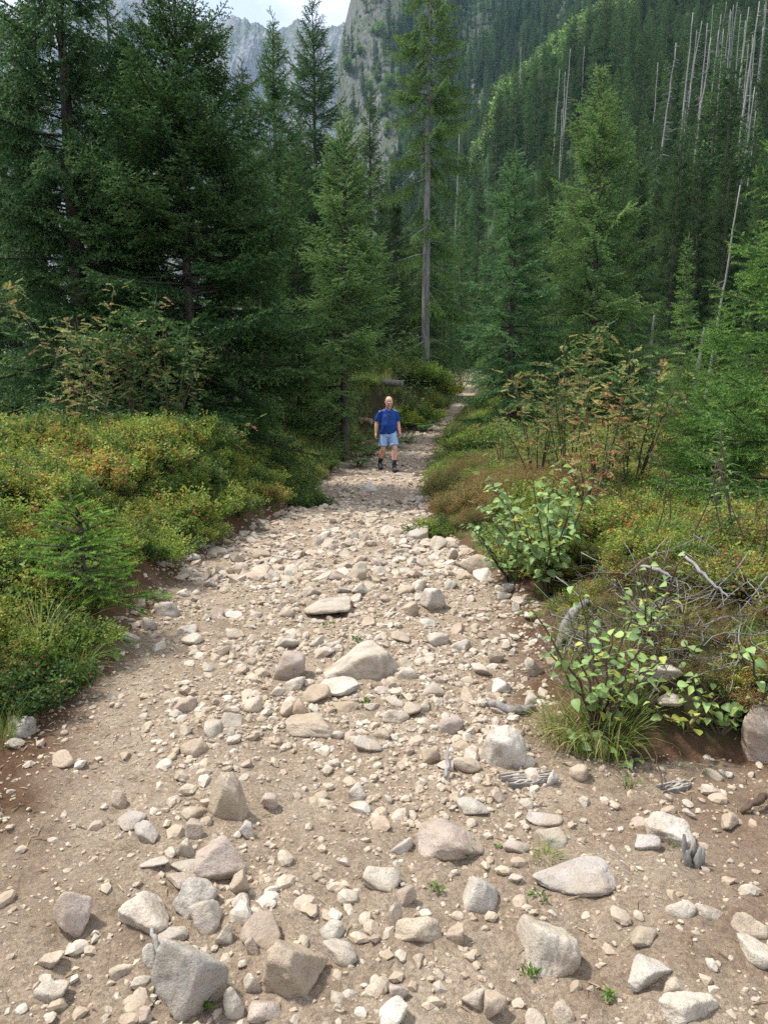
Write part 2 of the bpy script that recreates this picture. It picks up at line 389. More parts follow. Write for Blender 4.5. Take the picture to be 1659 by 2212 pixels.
def H(x, y, fine=True):
    x = np.asarray(x, float); y = np.asarray(y, float)
    b = zb(y); dl = xl(y) - x; dr = x - xr(y)
    jl = 0.25 * fbm2(x * 1.1, y * 1.1, 11, 3)
    hl = interp(y, HL) * (0.25 * sstep(-0.05, 0.3, dl + jl * .6) + 0.75 * sstep(0.15, 1, (dl + jl) / interp(y, WL)))
    hr = interp(y, HR) * (0.2 * sstep(-0.05, 0.25, dr + jl * .6) + 0.8 * sstep(0.1, 1, (dr + jl) / interp(y, WR)))
    near = 1 - sstep(30, 46, y)
    z = b + (hl + hr) * near
    off = sstep(0.0, 0.8, np.maximum(dl, dr))
    z = z + near * off * (0.22 * fbm2(x * .8, y * .8, 21, 4))
    # gully wear and rubble swells on the path
    z = z + (1 - off) * near * (0.07 * fbm2(x * .7 + 9, y * .45, 31, 3) + 0.03 * fbm2(x * 3.1, y * 3.1, 41, 3))
    if fine:
        z = z + near * np.where(y < 14, 1, 0) * (0.022 * fbm2(x * 11, y * 11, 51, 3) * (1 + off) + 0.009 * fbm2(x * 37, y * 37, 61, 2))
    far = sstep(40, 60, y)
    rough = sstep(80, 300, y)
    zf = zfar(x, y) + rough * np.minimum(14, 0.03 * y) * fbm2(x * .03, y * .03, 71, 5) 
    zf = zf + (0.8 * fbm2(x * .12, y * .12, 81, 3))
    return z * (1 - far) + zf * far
def Hs(x, y): return float(H(np.array([x]), np.array([y]))[0])
def ground_hit(px, py, zoff=0.0):
    d = ray(px, py); ys = np.exp(np.linspace(math.log(1.0), math.log(55), 2500)); t = ys / d[1]
    z = CAMZ + d[2] * t; g = H(d[0] * t, ys, False) + zoff
    m = z < g; k = int(np.argmax(m)) if m.any() else len(ys) - 1
    return np.array([d[0] * t[k], ys[k], float(g[k])])

# ---- ground and path: one polar sheet round the viewer, split along the path's edge
fine_a = np.linspace(R(-44), R(44), 270)
coarse_a = np.linspace(R(44), R(316), 44)[1:-1]
AZ = np.r_[fine_a, coarse_a]
RAD = np.r_[0.25, np.exp(np.arange(math.log(0.6), math.log(18), 0.0068)), np.exp(np.arange(math.log(18), math.log(60), 0.018)), np.exp(np.linspace(math.log(60.5), math.log(2750), 130))]
na, nr = len(AZ), len(RAD)
A2, R2 = np.meshgrid(AZ, RAD); X2 = np.sin(A2) * R2; Y2 = np.cos(A2) * R2
Z2 = H(X2.ravel(), Y2.ravel()).reshape(X2.shape)
V = np.stack([X2, Y2, Z2], 2).reshape(-1, 3)
ii, jj = np.meshgrid(np.arange(nr - 1), np.arange(na), indexing='ij'); j2 = (jj + 1) % na
Q = np.stack([ii * na + jj, ii * na + j2, (ii + 1) * na + j2, (ii + 1) * na + jj], -1).reshape(-1, 4)
Q = Q[:, ::-1]
mask = pathmask(V[:, 0], V[:, 1])
fc = mask[Q].mean(1); fy = V[Q][:, :, 1].mean(1); fr = np.hypot(V[Q][:, :, 0].mean(1), fy)
is_path = (fc < 0.0) & (fr < 62) & (fy > -30)
def earth(x, y):
    px, py = to_px(np.stack([x, np.maximum(y, .6), np.zeros_like(x)], 1))
    def g(cx, cy, sx, sy): return np.exp(-((px - cx) / sx) ** 2 - ((py - cy) / sy) ** 2)
    e = .95 * g(1560, 1740, 230, 110) + .7 * g(1640, 1980, 200, 170) + .75 * g(60, 1800, 120, 230) + .6 * g(130, 1560, 90, 110) + .55 * g(1250, 1400, 130, 120) + .5 * g(880, 2020, 90, 60) + .5 * g(1290, 2130, 70, 50) + .45 * g(700, 2130, 60, 60) + .35 * g(300, 2000, 120, 90) + .5 * g(1180, 1320, 60, 60)
    return np.clip(e + .22 * fbm2(x * 3.5, y * 3.5, 141, 4), 0, 1)
earth_v = np.where(V[:, 1] > .5, earth(V[:, 0], V[:, 1]), .2)
# inner disc

def ground_material():
    m, t, out = new_mat('ground')
    g = t.nodes.new('ShaderNodeNewGeometry'); pos = g.outputs['Position']
    pa = N(t, 'ShaderNodeAttribute', _attribute_name='v')
    def noise(s, d=5, r=0.6):
        n = N(t, 'ShaderNodeTexNoise', Scale=s, Detail=d, Roughness=r); t.links.new(pos, n.inputs['Vector']); return n.outputs['Fac']
    nb, nm, nf, ng = noise(0.9), noise(4.5), noise(30, 6, 0.7), noise(160, 3, 0.7)
    soil = ramp(t, [(0.34, (0.20, 0.145, 0.10)), (0.45, (0.315, 0.24, 0.17)), (0.56, (0.405, 0.322, 0.238)), (0.72, (0.48, 0.395, 0.30))])
    mixn = N(t, 'ShaderNodeMixRGB'); mixn.inputs[0].default_value = 0.45; t.links.new(nb, mixn.inputs[1]); t.links.new(nm, mixn.inputs[2])
    mix2 = N(t, 'ShaderNodeMixRGB'); mix2.inputs[0].default_value = 0.30; t.links.new(mixn.outputs[0], mix2.inputs[1]); t.links.new(nf, mix2.inputs[2])
    t.links.new(mix2.outputs[0], soil.inputs[0])
    # grit: fine pale and dark grains
    vo = N(t, 'ShaderNodeTexVoronoi', Scale=95.0); t.links.new(pos, vo.inputs['Vector'])
    grit = ramp(t, [(0.0, (0.60, 0.60, 0.60)), (0.5, (0.95, 0.95, 0.95)), (0.92, (1.05, 1.05, 1.04)), (1.0, (1.5, 1.48, 1.42))]); 
    sep = t.nodes.new('ShaderNodeSeparateColor'); t.links.new(vo.outputs['Color'], sep.inputs[0]); t.links.new(sep.outputs[0], grit.inputs[0])
    mg = N(t, 'ShaderNodeMixRGB', _blend_type='MULTIPLY'); mg.inputs[0].default_value = 0.8
    t.links.new(soil.outputs[0], mg.inputs[1]); t.links.new(grit.outputs[0], mg.inputs[2])
    ea = N(t, 'ShaderNodeAttribute', _attribute_name='earth'); de = ramp(t, [(0.3, (0.095, 0.058, 0.036)), (0.7, (0.20, 0.13, 0.082))]); t.links.new(nf, de.inputs[0])
    ef = N(t, 'ShaderNodeMath', _operation='MULTIPLY'); ef.inputs[1].default_value = 0.72; t.links.new(ea.outputs['Fac'], ef.inputs[0])
    me_ = t.nodes.new('ShaderNodeMixRGB'); t.links.new(ef.outputs[0], me_.inputs[0]); t.links.new(mg.outputs[0], me_.inputs[1]); t.links.new(de.outputs[0], me_.inputs[2]); mg = me_
    # humus under the plants
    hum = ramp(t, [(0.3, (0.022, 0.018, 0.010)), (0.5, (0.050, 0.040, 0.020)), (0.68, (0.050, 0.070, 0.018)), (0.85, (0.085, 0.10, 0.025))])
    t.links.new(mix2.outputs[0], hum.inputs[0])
    edge = ramp(t, [(0.36, (0.150, 0.085, 0.048)), (0.66, (0.085, 0.052, 0.030))]); t.links.new(nf, edge.inputs[0])
    # v: metres from the path edge, shifted by noise
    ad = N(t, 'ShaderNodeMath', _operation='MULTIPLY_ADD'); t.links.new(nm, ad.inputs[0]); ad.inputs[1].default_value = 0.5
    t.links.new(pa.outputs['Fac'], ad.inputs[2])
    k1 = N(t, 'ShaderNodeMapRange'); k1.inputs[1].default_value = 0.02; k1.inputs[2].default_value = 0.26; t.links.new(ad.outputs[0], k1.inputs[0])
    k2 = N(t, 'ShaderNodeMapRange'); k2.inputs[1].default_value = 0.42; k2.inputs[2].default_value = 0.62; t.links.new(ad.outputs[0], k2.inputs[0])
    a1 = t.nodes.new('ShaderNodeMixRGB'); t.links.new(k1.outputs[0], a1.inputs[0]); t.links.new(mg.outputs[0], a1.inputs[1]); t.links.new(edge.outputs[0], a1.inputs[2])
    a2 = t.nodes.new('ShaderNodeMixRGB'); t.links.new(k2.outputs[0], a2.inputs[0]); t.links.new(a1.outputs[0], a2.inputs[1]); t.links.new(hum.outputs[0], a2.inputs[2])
    # scrub-green floor of the far woods
    pz = t.nodes.new('ShaderNodeSeparateXYZ'); t.links.new(pos, pz.inputs[0])
    kf = N(t, 'ShaderNodeMapRange'); kf.inputs[1].default_value = 40; kf.inputs[2].default_value = 70; t.links.new(pz.outputs[1], kf.inputs[0])
    gf = ramp(t, [(0.35, (0.018, 0.038, 0.014)), (0.65, (0.040, 0.072, 0.022))]); t.links.new(nb, gf.inputs[0])
    a4 = t.nodes.new('ShaderNodeMixRGB'); t.links.new(kf.outputs[0], a4.inputs[0]); t.links.new(a2.outputs[0], a4.inputs[1]); t.links.new(gf.outputs[0], a4.inputs[2]); a2 = a4
    # bare rock where the valley side is steep
    spz = t.nodes.new('ShaderNodeSeparateXYZ'); t.links.new(g.outputs['Normal'], spz.inputs[0])
    px = t.nodes.new('ShaderNodeSeparateXYZ'); t.links.new(pos, px.inputs[0])
    st = N(t, 'ShaderNodeMapRange'); st.inputs[1].default_value = 0.74; st.inputs[2].default_value = 0.64; t.links.new(spz.outputs[2], st.inputs[0])
    fa = N(t, 'ShaderNodeMapRange'); fa.inputs[1].default_value = 380; fa.inputs[2].default_value = 440; t.links.new(px.outputs[1], fa.inputs[0])
    sf = N(t, 'ShaderNodeMath', _operation='MULTIPLY'); t.links.new(st.outputs[0], sf.inputs[0]); t.links.new(fa.outputs[0], sf.inputs[1])
    rn = N(t, 'ShaderNodeTexNoise', Scale=0.11, Detail=9, Roughness=0.7); 
    rm = N(t, 'ShaderNodeMapping'); rm.inputs['Scale'].default_value = (1.3, 1.3, 0.35); t.links.new(pos, rm.inputs[0]); t.links.new(rm.outputs[0], rn.inputs['Vector'])
    rr = ramp(t, [(0.34, (0.055, 0.052, 0.056)), (0.45, (0.14, 0.13, 0.135)), (0.52, (0.05, 0.08, 0.03)), (0.60, (0.11, 0.105, 0.105)), (0.70, (0.21, 0.20, 0.20))]); t.links.new(rn.outputs['Fac'], rr.inputs[0])
    a3 = t.nodes.new('ShaderNodeMixRGB'); t.links.new(sf.outputs[0], a3.inputs[0]); t.links.new(a2.outputs[0], a3.inputs[1]); t.links.new(rr.outputs[0], a3.inputs[2])
    p = t.nodes.new('ShaderNodeBsdfPrincipled'); p.inputs['Roughness'].default_value = 0.95; p.inputs['Specular IOR Level'].default_value = 0.15
    t.links.new(a3.outputs[0], p.inputs['Base Color'])
    b1 = N(t, 'ShaderNodeBump', Strength=0.9, Distance=0.025); t.links.new(nf, b1.inputs['Height'])
    b2 = N(t, 'ShaderNodeBump', Strength=1.0, Distance=0.007); t.links.new(ng, b2.inputs['Height']); t.links.new(b1.outputs[0], b2.inputs['Normal'])
    t.links.new(b2.outputs[0], p.inputs['Normal']); t.links.new(p.outputs[0], out.inputs[0])
    return m
M['ground'] = ground_material()
def sub(Vall, Qs, name):
    used = np.unique(Qs); remap = np.full(len(Vall), -1); remap[used] = np.arange(len(used))
    me = mesh_np(name, Vall[used], remap[Qs], [M['ground']], v=mask[used], smooth=True)
    a = me.attributes.new('earth', 'FLOAT', 'POINT'); a.data.foreach_set('value', earth_v[used].astype(np.float32)); return me
g_me = sub(V, Q[~is_path], 'ground'); p_me = sub(V, Q[is_path], 'path')
tag(obj('ground', g_me), 'mossy forest floor and valley sides beyond the stony path', 'ground', kind='structure')
tag(obj('path', p_me), 'pale sandy hiking path strewn with stones, bending away uphill', 'path', kind='structure')

# ---------------------------------------------------------------- the far range
def build_range():
    RP = [(-600, 20), (-200, -10), (-60, 60), (20, 40), (90, -20), (210, -30), (330, -12), (400, 30), (440, 52), (468, 60), (484, 44), (500, 34), (512, 40), (520, 47), (528, 40), (538, 52), (550, 49),
          (565, 58), (580, 66), (590, 74), (600, 68), (612, 62), (626, 57), (640, 43), (652, 46), (662, 54), (676, 56), (690, 64), (703, 66), (718, 57), (730, 58), (742, 50), (756, 58),
          (770, 70), (800, 60), (900, 40), (1100, 20)]
    rp = np.array(RP, float); us = np.linspace(-600, 1100, 520); top = np.interp(us, rp[:, 0], rp[:, 1])
    D0, D1 = 1500.0, 2250.0; nv = 66
    tt = np.linspace(0, 1, nv)
    U, T = np.meshgrid(us, tt)
    Y = D0 + (D1 - D0) * T
    X = (U - CX) / FPX * 2000 * (Y / 2250 * .25 + .75) * 1.02
    ztop = CAMZ + D1 * np.array([_tan_el(p) for p in top]); ztop = np.tile(ztop, (nv, 1))
    prof = 0.10 + 0.90 * T ** 1.25
    rid = 1 - np.abs(fbm2(X * .012 + 3 + .002 * Y, Y * .0035, 91, 5)) * 2
    rid2 = 1 - np.abs(fbm2(X * .004, Y * .002 + 8, 95, 3)) * 2
    fade = np.sin(np.pi * np.clip(T, 0, 1)) 
    Z = ztop * prof + fade * (120 * (rid - .6) + 160 * (rid2 - .6)) + 16 * fbm2(X * .05, Y * .05, 97, 3) * (T < .999)
    jag = 9 * np.abs(fbm2(us * .21, us * 0 + 1, 93, 3)) + 5 * np.abs(fbm2(us * .6, us * 0 + 4, 96, 2))
    Z[-1] += jag; Z[-2] += jag * .6
    Vr = np.stack([X, Y, Z], 2).reshape(-1, 3); nu = len(us)
    back = np.stack([X[-1], Y[-1] + 500, Z[-1] * .2], 1); Vr = np.vstack([Vr, back])
    i2, k2 = np.meshgrid(np.arange(nv), np.arange(nu - 1), indexing='ij')
    Qr = np.stack([i2 * nu + k2, i2 * nu + k2 + 1, (i2 + 1) * nu + k2 + 1, (i2 + 1) * nu + k2], -1).reshape(-1, 4)
    m, t, out = new_mat('mountain_rock')
    g = t.nodes.new('ShaderNodeNewGeometry')
    mpn = N(t, 'ShaderNodeMapping'); mpn.inputs['Scale'].default_value = (1, 1, .45); t.links.new(g.outputs['Position'], mpn.inputs[0])
    n = N(t, 'ShaderNodeTexNoise', Scale=0.02, Detail=9, Roughness=0.72); t.links.new(mpn.outputs[0], n.inputs['Vector'])
    r = ramp(t, [(0.34, (0.10, 0.10, 0.10)), (0.48, (0.25, 0.25, 0.245)), (0.56, (0.10, 0.125, 0.07)), (0.68, (0.42, 0.41, 0.40))]); t.links.new(n.outputs['Fac'], r.inputs[0])
    p = t.nodes.new('ShaderNodeBsdfPrincipled'); p.inputs['Roughness'].default_value = 0.95
    b = N(t, 'ShaderNodeBump', Strength=1.0, Distance=18.0); t.links.new(n.outputs['Fac'], b.inputs['Height']); t.links.new(b.outputs[0], p.inputs['Normal'])
    t.links.new(r.outputs[0], p.inputs['Base Color']); t.links.new(p.outputs[0], out.inputs[0])
    return mesh_np('mountain_range', Vr, Qr, [m], smooth=False)
tag(obj('mountain_range', build_range()), 'jagged rocky mountain range blue with distance behind the spruces', 'mountains', kind='structure')
# ================================================================ spruces
def needle_seg(K, seg, nl, nw, rg):
    """needles on one length of twig: K thin triangles round the x axis"""
    T = []; tip = []
    for k in range(K):
        a = 2.399963 * k + rg.uniform(-.3, .3); u = (k + .5) / K * seg; sw = R(rg.uniform(38, 62)); l = nl * rg.uniform(.75, 1.15)
        rad = np.array([0, math.cos(a), math.sin(a)]); d = np.array([math.cos(sw), 0, 0]) + rad * math.sin(sw)
        c = np.array([u, 0, 0]); side = np.array([nw, 0, 0]) + np.cross(rad, [1, 0, 0]) * nw * .5
        T += [c - side * .5, c + side * .5, c + d * l]; tip += [0, 0, 1]
    return np.array(T), np.array(tip, float)

def branch_template(L, seg, K, nl, nw, hang, droop, upt, rg, dens=1.0):
    """a branch lying along +x: returns needle verts, v attribute, wood polylines"""
    n = max(3, int(L / seg) + 1)
    def main(t): 
        t = np.asarray(t, float)
        return np.stack([L * t * (1 - .06 * t), .03 * L * np.sin(t * 3 + rg_ph), L * (-droop * t ** 1.6 + upt * t ** 3.2)], -1)
    rg_ph = rg.uniform(0, 6)
    pos, dr, tip = [], [], []; wood = []
    def twig(p0, d0, l, bend, level):
        m = max(1, int(round(l / seg))); p = p0.copy(); d = d0 / np.linalg.norm(d0); s = l / m
        pts = [p.copy()]
        for i in range(m):
            pos.append(p.copy()); dr.append(d.copy()); tip.append((i + 1) / m)
            p = p + d * s; d = d + np.array([0, 0, bend]) * s / max(l, .05) + rg.normal(0, .05, 3); d /= np.linalg.norm(d); pts.append(p.copy())
        return np.array(pts)
    ts = np.linspace(0, 1, n + 1); P = main(ts)
    bare = 0.0 if L < .5 else (.12 if L < 1.0 else .22)
    for i in range(n):
        if ts[i] >= bare * .8: 
            d = P[i + 1] - P[i]; pos.append(P[i]); dr.append(d); tip.append(max(0, (ts[i] - .6) / .4))
    wood.append((P, 0.006 + 0.010 * L))
    sp = max(seg * .85, .075) / dens; s = bare * L + .02; side = 1
    while s < L * .97:
        t = s / L; p = main(t); d = main(min(1, t + .02)) - main(t - .02); d /= np.linalg.norm(d)
        ls = (0.62 * (1 - t) * L ** .85 + .07) * rg.uniform(.65, 1.1); ls = min(ls, .42 * L + .06, .75)
        a = R(rg.uniform(48, 66)) ; y = np.array([-d[1], d[0], 0]); y /= np.linalg.norm(y) + 1e-9
        sd = d * math.cos(a) + y * side * math.sin(a) + np.array([0, 0, rg.normal(-.08, .16)]); sd[2] -= hang * .8
        pts = twig(p, sd, ls, -hang * 1.1 + .1, 1)
        if ls > .2:
            wood.append((pts, .004))
            q = .10; sg = 1
            while q < ls * .9:
                f = q / ls; k = min(len(pts) - 2, int(f * (len(pts) - 1))); d2 = pts[k + 1] - pts[k]; d2 /= np.linalg.norm(d2) + 1e-9
                y2 = np.cross([0, 0, 1.], d2); y2 /= np.linalg.norm(y2) + 1e-9
                l2 = (.5 * (1 - f) * ls + .04) * rg.uniform(.6, 1.1); dd = d2 * .62 + y2 * sg * .75 + np.array([0, 0, rg.normal(-.05, .12) - hang * .7])
                if l2 > seg * .5: twig(pts[k] + (pts[k + 1] - pts[k]) * .5, dd, l2, -hang * .6, 2)
                q += sp * 1.1; sg = -sg
        s += sp * .58; side = -side
    pos = np.array(pos); dr = np.array(dr); tip = np.array(tip)
    T, tp = needle_seg(K, seg * 1.12, nl, nw, rg)
    Fm = frames(dr, rg.uniform(0, 6.28, len(dr)))
    V = place(T, Fm, pos)
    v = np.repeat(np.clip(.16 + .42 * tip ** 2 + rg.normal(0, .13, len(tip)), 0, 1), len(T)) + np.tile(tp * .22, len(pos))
    return V, np.clip(v, 0, 1), wood

def spruce(seed, Ht, Rb, seg=.095, K=10, nl=.038, nw=.027, hang=.1, whorl=.34, nb=6, z0=.35, droop=.12, upt=.10, p=.82, pitch_top=48, pitch_bot=-8,
           trunk_r=None, lens=(.14, .28, .45, .7, 1.0, 1.4, 1.9, 2.5), leader=.5, dens=1.0, thin=None, wood=True, extra=True, low=0.0):
    rg = np.random.default_rng(seed)
    tmpl = {}
    def get(L):
        k = int(np.argmin([abs(math.log(L / l)) for l in lens])); var = int(rg.integers(0, 2))
        if (k, var) not in tmpl: tmpl[(k, var)] = branch_template(lens[k], seg, K, nl, nw, hang, droop, upt, rg, dens)
        return (k, var), L / lens[k]
    inst = {}
    z = z0
    tr = trunk_r or Ht * .0125
    lean = rg.normal(0, .006, 2)
    while z < Ht - leader * .25:
        f = 1 - (z - z0 * 0) / Ht; L0 = Rb * f ** p
        lowf = float(.25 + .75 * sstep(low - .05, low, z / Ht)) if low else 1.0
        pit = pitch_bot + (pitch_top - pitch_bot) * (1 - f) ** 1.6
        n = max(3, int(nb * (0.75 + .5 * rg.random()) * (1 if f > .12 else .7)))
        a0 = rg.uniform(0, 6.28)
        for k in range(n):
            az = a0 + k * 6.283 / n + rg.normal(0, .28); zz = z + rg.normal(0, whorl * .42)
            L = L0 * rg.uniform(.62, 1.18) + .06
            if math.cos(az) > -.15: L *= lowf          # boughs shaded or worn off on the path side
            if extra and rg.random() < .25: L *= .55
            if thin is not None and rg.random() < thin(zz / Ht): continue
            key, sc = get(max(L, .09)); inst.setdefault(key, []).append((az, R(pit + rg.normal(0, 7)), sc, zz, rg.normal(0, .25)))
        z += whorl * (0.55 + .45 * f) * rg.uniform(.85, 1.15)
    VV, vv = [], []; wb = MB()
    for key, L in inst.items():
        A = np.array(L); az, pi, sc, zz, rl = A.T; n = len(A)
        d = np.stack([np.cos(az) * np.cos(pi), np.sin(az) * np.cos(pi), np.sin(pi)], 1)
        Fm = frames(d, rl); pos = np.stack([lean[0] * zz, lean[1] * zz, zz], 1)
        V, v, wd = tmpl[key]
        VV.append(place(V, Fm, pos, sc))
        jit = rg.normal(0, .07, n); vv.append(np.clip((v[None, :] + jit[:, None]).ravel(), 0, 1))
        if wood:
            for (P, r0) in wd[:1] if len(wd) > 6 else wd:
                nP = len(P); st = max(1, nP // 5); Ps = P[::st]
                for j in range(n):
                    W = Ps @ (Fm[j] * sc[j]).T + pos[j]
                    wb.tube(W, np.linspace(r0, .003, len(Ps)), 3)
    V = np.vstack(VV); v = np.concatenate(vv)
    # leader shoot
    T, tp = needle_seg(K, seg * 1.1, nl * .8, nw, rg); m = max(1, int(leader / seg))
    lp = np.stack([np.full(m, lean[0] * Ht), np.full(m, lean[1] * Ht), Ht - leader + np.arange(m) * seg], 1)
    V = np.vstack([V, place(T, frames(np.tile([0, 0, 1.], (m, 1)) + rg.normal(0, .02, (m, 3)), rg.uniform(0, 6, m)), lp)]); v = np.concatenate([v, np.full(m * len(T), .75)])
    F = np.arange(len(V)).reshape(-1, 3)
    zt = np.linspace(-.4, Ht - .05, 26); rt = tr * (1 - np.clip(zt, 0, Ht) / Ht) ** .85 + .008; rt[:2] *= 1.3
    tb = MB(); tb.tube(np.stack([lean[0] * zt + .012 * np.sin(zt * 2.1), lean[1] * zt + .012 * np.cos(zt * 1.7), zt], 1), rt, 9)
    return (V, F, v), tb, wb

def make_tree(name, data, label, cat, loc, rz=0, mat='needle', bark='bark', color=(1, 1, 1), group=None):
    (V, F, v), tb, wb = data
    t = empty(name, loc, rz); tag(t, label, cat, group)
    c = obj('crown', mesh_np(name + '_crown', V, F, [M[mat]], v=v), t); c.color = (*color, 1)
    obj('trunk', tb.mesh(name + '_trunk', [M[bark]]), t)
    if wb.n: obj('branches', wb.mesh(name + '_branches', [M[bark]]), t)
    return t
def copy_tree(t, loc, rz, sc, label, color=None, group=None):
    r = t.copy(); COL.objects.link(r); r.location = loc; r.rotation_euler = (0, 0, rz); r.scale = (sc,) * 3 if np.isscalar(sc) else sc
    r['label'] = label
    if group: r['group'] = group
    for ch in list(t.children):
        c = ch.copy(); COL.objects.link(c); c.parent = r
        if color is not None and ch.name.startswith('crown'): c.color = (*color, 1)
    return r
def base(px, Y):
    x = (px - CX) / FPX * Y; return (x, Y, Hs(x, Y) - .05)
def height_for(px, pytop, Y):
    b = base(px, Y); return at(px, pytop, Y)[2] - b[2]

LMK = []
_used = set()
def landmark_label(pre, px, py):
    o = sorted(LMK, key=lambda a: (a[1] - px) ** 2 + (a[2] - py) ** 2)
    def rel(a):
        dx, dy = px - a[1], py - a[2]
        return ('right of' if dx > 0 else 'left of') if abs(dx) > abs(dy) else ('below' if dy > 0 else 'above')
    cand = ['%s %s the %s' % (pre, rel(a), a[0]) for a in o[:2]] + ['%s %s the %s and %s the %s' % (pre, rel(a), a[0], rel(b), b[0]) for a in o[:4] for b in o[:6] if b is not a]
    for c in cand:
        if c not in _used and len(c.split()) <= 16: _used.add(c); return c
    return cand[0]
LMK += [('cliff foot', 900, 260), ('upper slope gully', 1230, 60), ('young stand', 1120, 300), ('pale straight snag', 1482, 150), ('branchy snag', 1521, 125), ('long low snag', 1520, 195), ('feathery snag', 1555, 155), ('topmost snags', 1585, 75), ('thickest snag', 1620, 140), ('corner snag', 1650, 50), ('low right snag', 1617, 280), ('bushy snag', 1446, 195),
        ('leftmost snag', 1414, 222), ('twin snags', 1228, 165), ('light green strip', 1160, 110), ('pointed spruce', 1268, 300), ('blue-green spruce', 1085, 420), ('bare grey trunk', 920, 400), ('leaning pole', 1575, 540), ('cliff', 770, 120), ('far path bend', 1000, 820), ('slender spruce', 742, 420), ('slim spruce', 1455, 620),
        ('dense spruce', 430, 400), ('drooping spruce', 195, 350), ('dark narrow spruce', 692, 200), ('thin-topped spruce', 605, 180), ('left rowans', 280, 680)]
# the named trees of the picture
G1 = 'tall spruces standing round the path'
h = height_for(195, -260, 14.0)
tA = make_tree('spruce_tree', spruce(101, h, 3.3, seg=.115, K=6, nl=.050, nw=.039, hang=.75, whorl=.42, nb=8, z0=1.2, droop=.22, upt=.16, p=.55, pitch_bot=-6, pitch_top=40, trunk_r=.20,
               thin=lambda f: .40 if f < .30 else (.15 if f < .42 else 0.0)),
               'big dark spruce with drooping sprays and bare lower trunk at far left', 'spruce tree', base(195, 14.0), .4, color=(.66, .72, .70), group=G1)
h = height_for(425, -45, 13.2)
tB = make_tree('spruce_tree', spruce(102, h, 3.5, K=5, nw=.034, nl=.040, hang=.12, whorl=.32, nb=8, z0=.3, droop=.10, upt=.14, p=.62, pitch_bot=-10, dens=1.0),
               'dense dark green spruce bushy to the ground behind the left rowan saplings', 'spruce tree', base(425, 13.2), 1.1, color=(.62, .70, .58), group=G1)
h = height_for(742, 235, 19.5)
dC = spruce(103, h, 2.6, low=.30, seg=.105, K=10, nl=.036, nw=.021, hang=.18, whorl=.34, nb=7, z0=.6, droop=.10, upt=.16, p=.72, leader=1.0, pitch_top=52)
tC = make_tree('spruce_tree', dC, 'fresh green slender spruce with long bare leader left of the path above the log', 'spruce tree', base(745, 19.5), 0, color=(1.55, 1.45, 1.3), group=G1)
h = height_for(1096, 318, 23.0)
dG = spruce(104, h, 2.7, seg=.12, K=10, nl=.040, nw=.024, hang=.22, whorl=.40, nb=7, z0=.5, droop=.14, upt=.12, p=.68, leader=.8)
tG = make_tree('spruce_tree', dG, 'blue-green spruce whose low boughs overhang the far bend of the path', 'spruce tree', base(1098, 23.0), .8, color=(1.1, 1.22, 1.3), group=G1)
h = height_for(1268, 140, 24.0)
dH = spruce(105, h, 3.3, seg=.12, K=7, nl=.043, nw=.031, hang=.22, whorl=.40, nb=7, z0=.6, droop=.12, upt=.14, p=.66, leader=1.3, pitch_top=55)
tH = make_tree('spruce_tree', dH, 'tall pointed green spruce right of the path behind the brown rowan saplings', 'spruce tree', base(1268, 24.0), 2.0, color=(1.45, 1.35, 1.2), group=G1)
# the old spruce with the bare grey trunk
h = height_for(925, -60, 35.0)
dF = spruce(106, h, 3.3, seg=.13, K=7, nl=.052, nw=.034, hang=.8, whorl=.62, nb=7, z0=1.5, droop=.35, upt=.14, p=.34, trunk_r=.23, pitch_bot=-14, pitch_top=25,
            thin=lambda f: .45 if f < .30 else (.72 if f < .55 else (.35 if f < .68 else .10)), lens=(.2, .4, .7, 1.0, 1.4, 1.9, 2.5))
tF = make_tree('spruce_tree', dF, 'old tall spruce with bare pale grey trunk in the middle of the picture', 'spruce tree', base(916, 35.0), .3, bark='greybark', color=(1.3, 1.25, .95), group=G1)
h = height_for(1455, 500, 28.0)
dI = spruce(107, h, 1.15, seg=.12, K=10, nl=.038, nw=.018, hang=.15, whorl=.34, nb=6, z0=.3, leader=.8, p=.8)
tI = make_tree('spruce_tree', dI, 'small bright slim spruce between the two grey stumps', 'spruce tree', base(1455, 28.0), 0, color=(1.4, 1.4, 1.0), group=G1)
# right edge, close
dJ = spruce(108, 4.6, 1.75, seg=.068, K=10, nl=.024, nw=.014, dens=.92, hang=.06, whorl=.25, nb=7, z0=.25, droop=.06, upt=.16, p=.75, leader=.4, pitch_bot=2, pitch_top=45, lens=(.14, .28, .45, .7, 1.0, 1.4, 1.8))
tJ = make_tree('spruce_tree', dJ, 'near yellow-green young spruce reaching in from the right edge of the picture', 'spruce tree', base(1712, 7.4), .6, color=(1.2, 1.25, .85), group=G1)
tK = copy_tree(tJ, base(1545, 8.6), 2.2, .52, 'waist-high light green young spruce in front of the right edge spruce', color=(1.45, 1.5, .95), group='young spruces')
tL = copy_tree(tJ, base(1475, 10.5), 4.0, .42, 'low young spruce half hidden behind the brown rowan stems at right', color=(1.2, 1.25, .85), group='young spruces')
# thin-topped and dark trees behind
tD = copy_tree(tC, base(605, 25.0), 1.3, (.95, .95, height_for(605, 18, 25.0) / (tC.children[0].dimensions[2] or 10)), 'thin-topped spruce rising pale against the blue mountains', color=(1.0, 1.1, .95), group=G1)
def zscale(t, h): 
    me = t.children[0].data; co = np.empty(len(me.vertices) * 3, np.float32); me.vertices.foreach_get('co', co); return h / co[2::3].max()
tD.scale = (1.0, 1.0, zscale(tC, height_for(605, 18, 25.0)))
tE = copy_tree(tH, base(692, 33.0), .7, (1.15, 1.15, zscale(tH, height_for(692, -10, 33.0))), 'dark narrow spruce standing against the sky beside the cliff', color=(.62, .68, .70), group=G1)

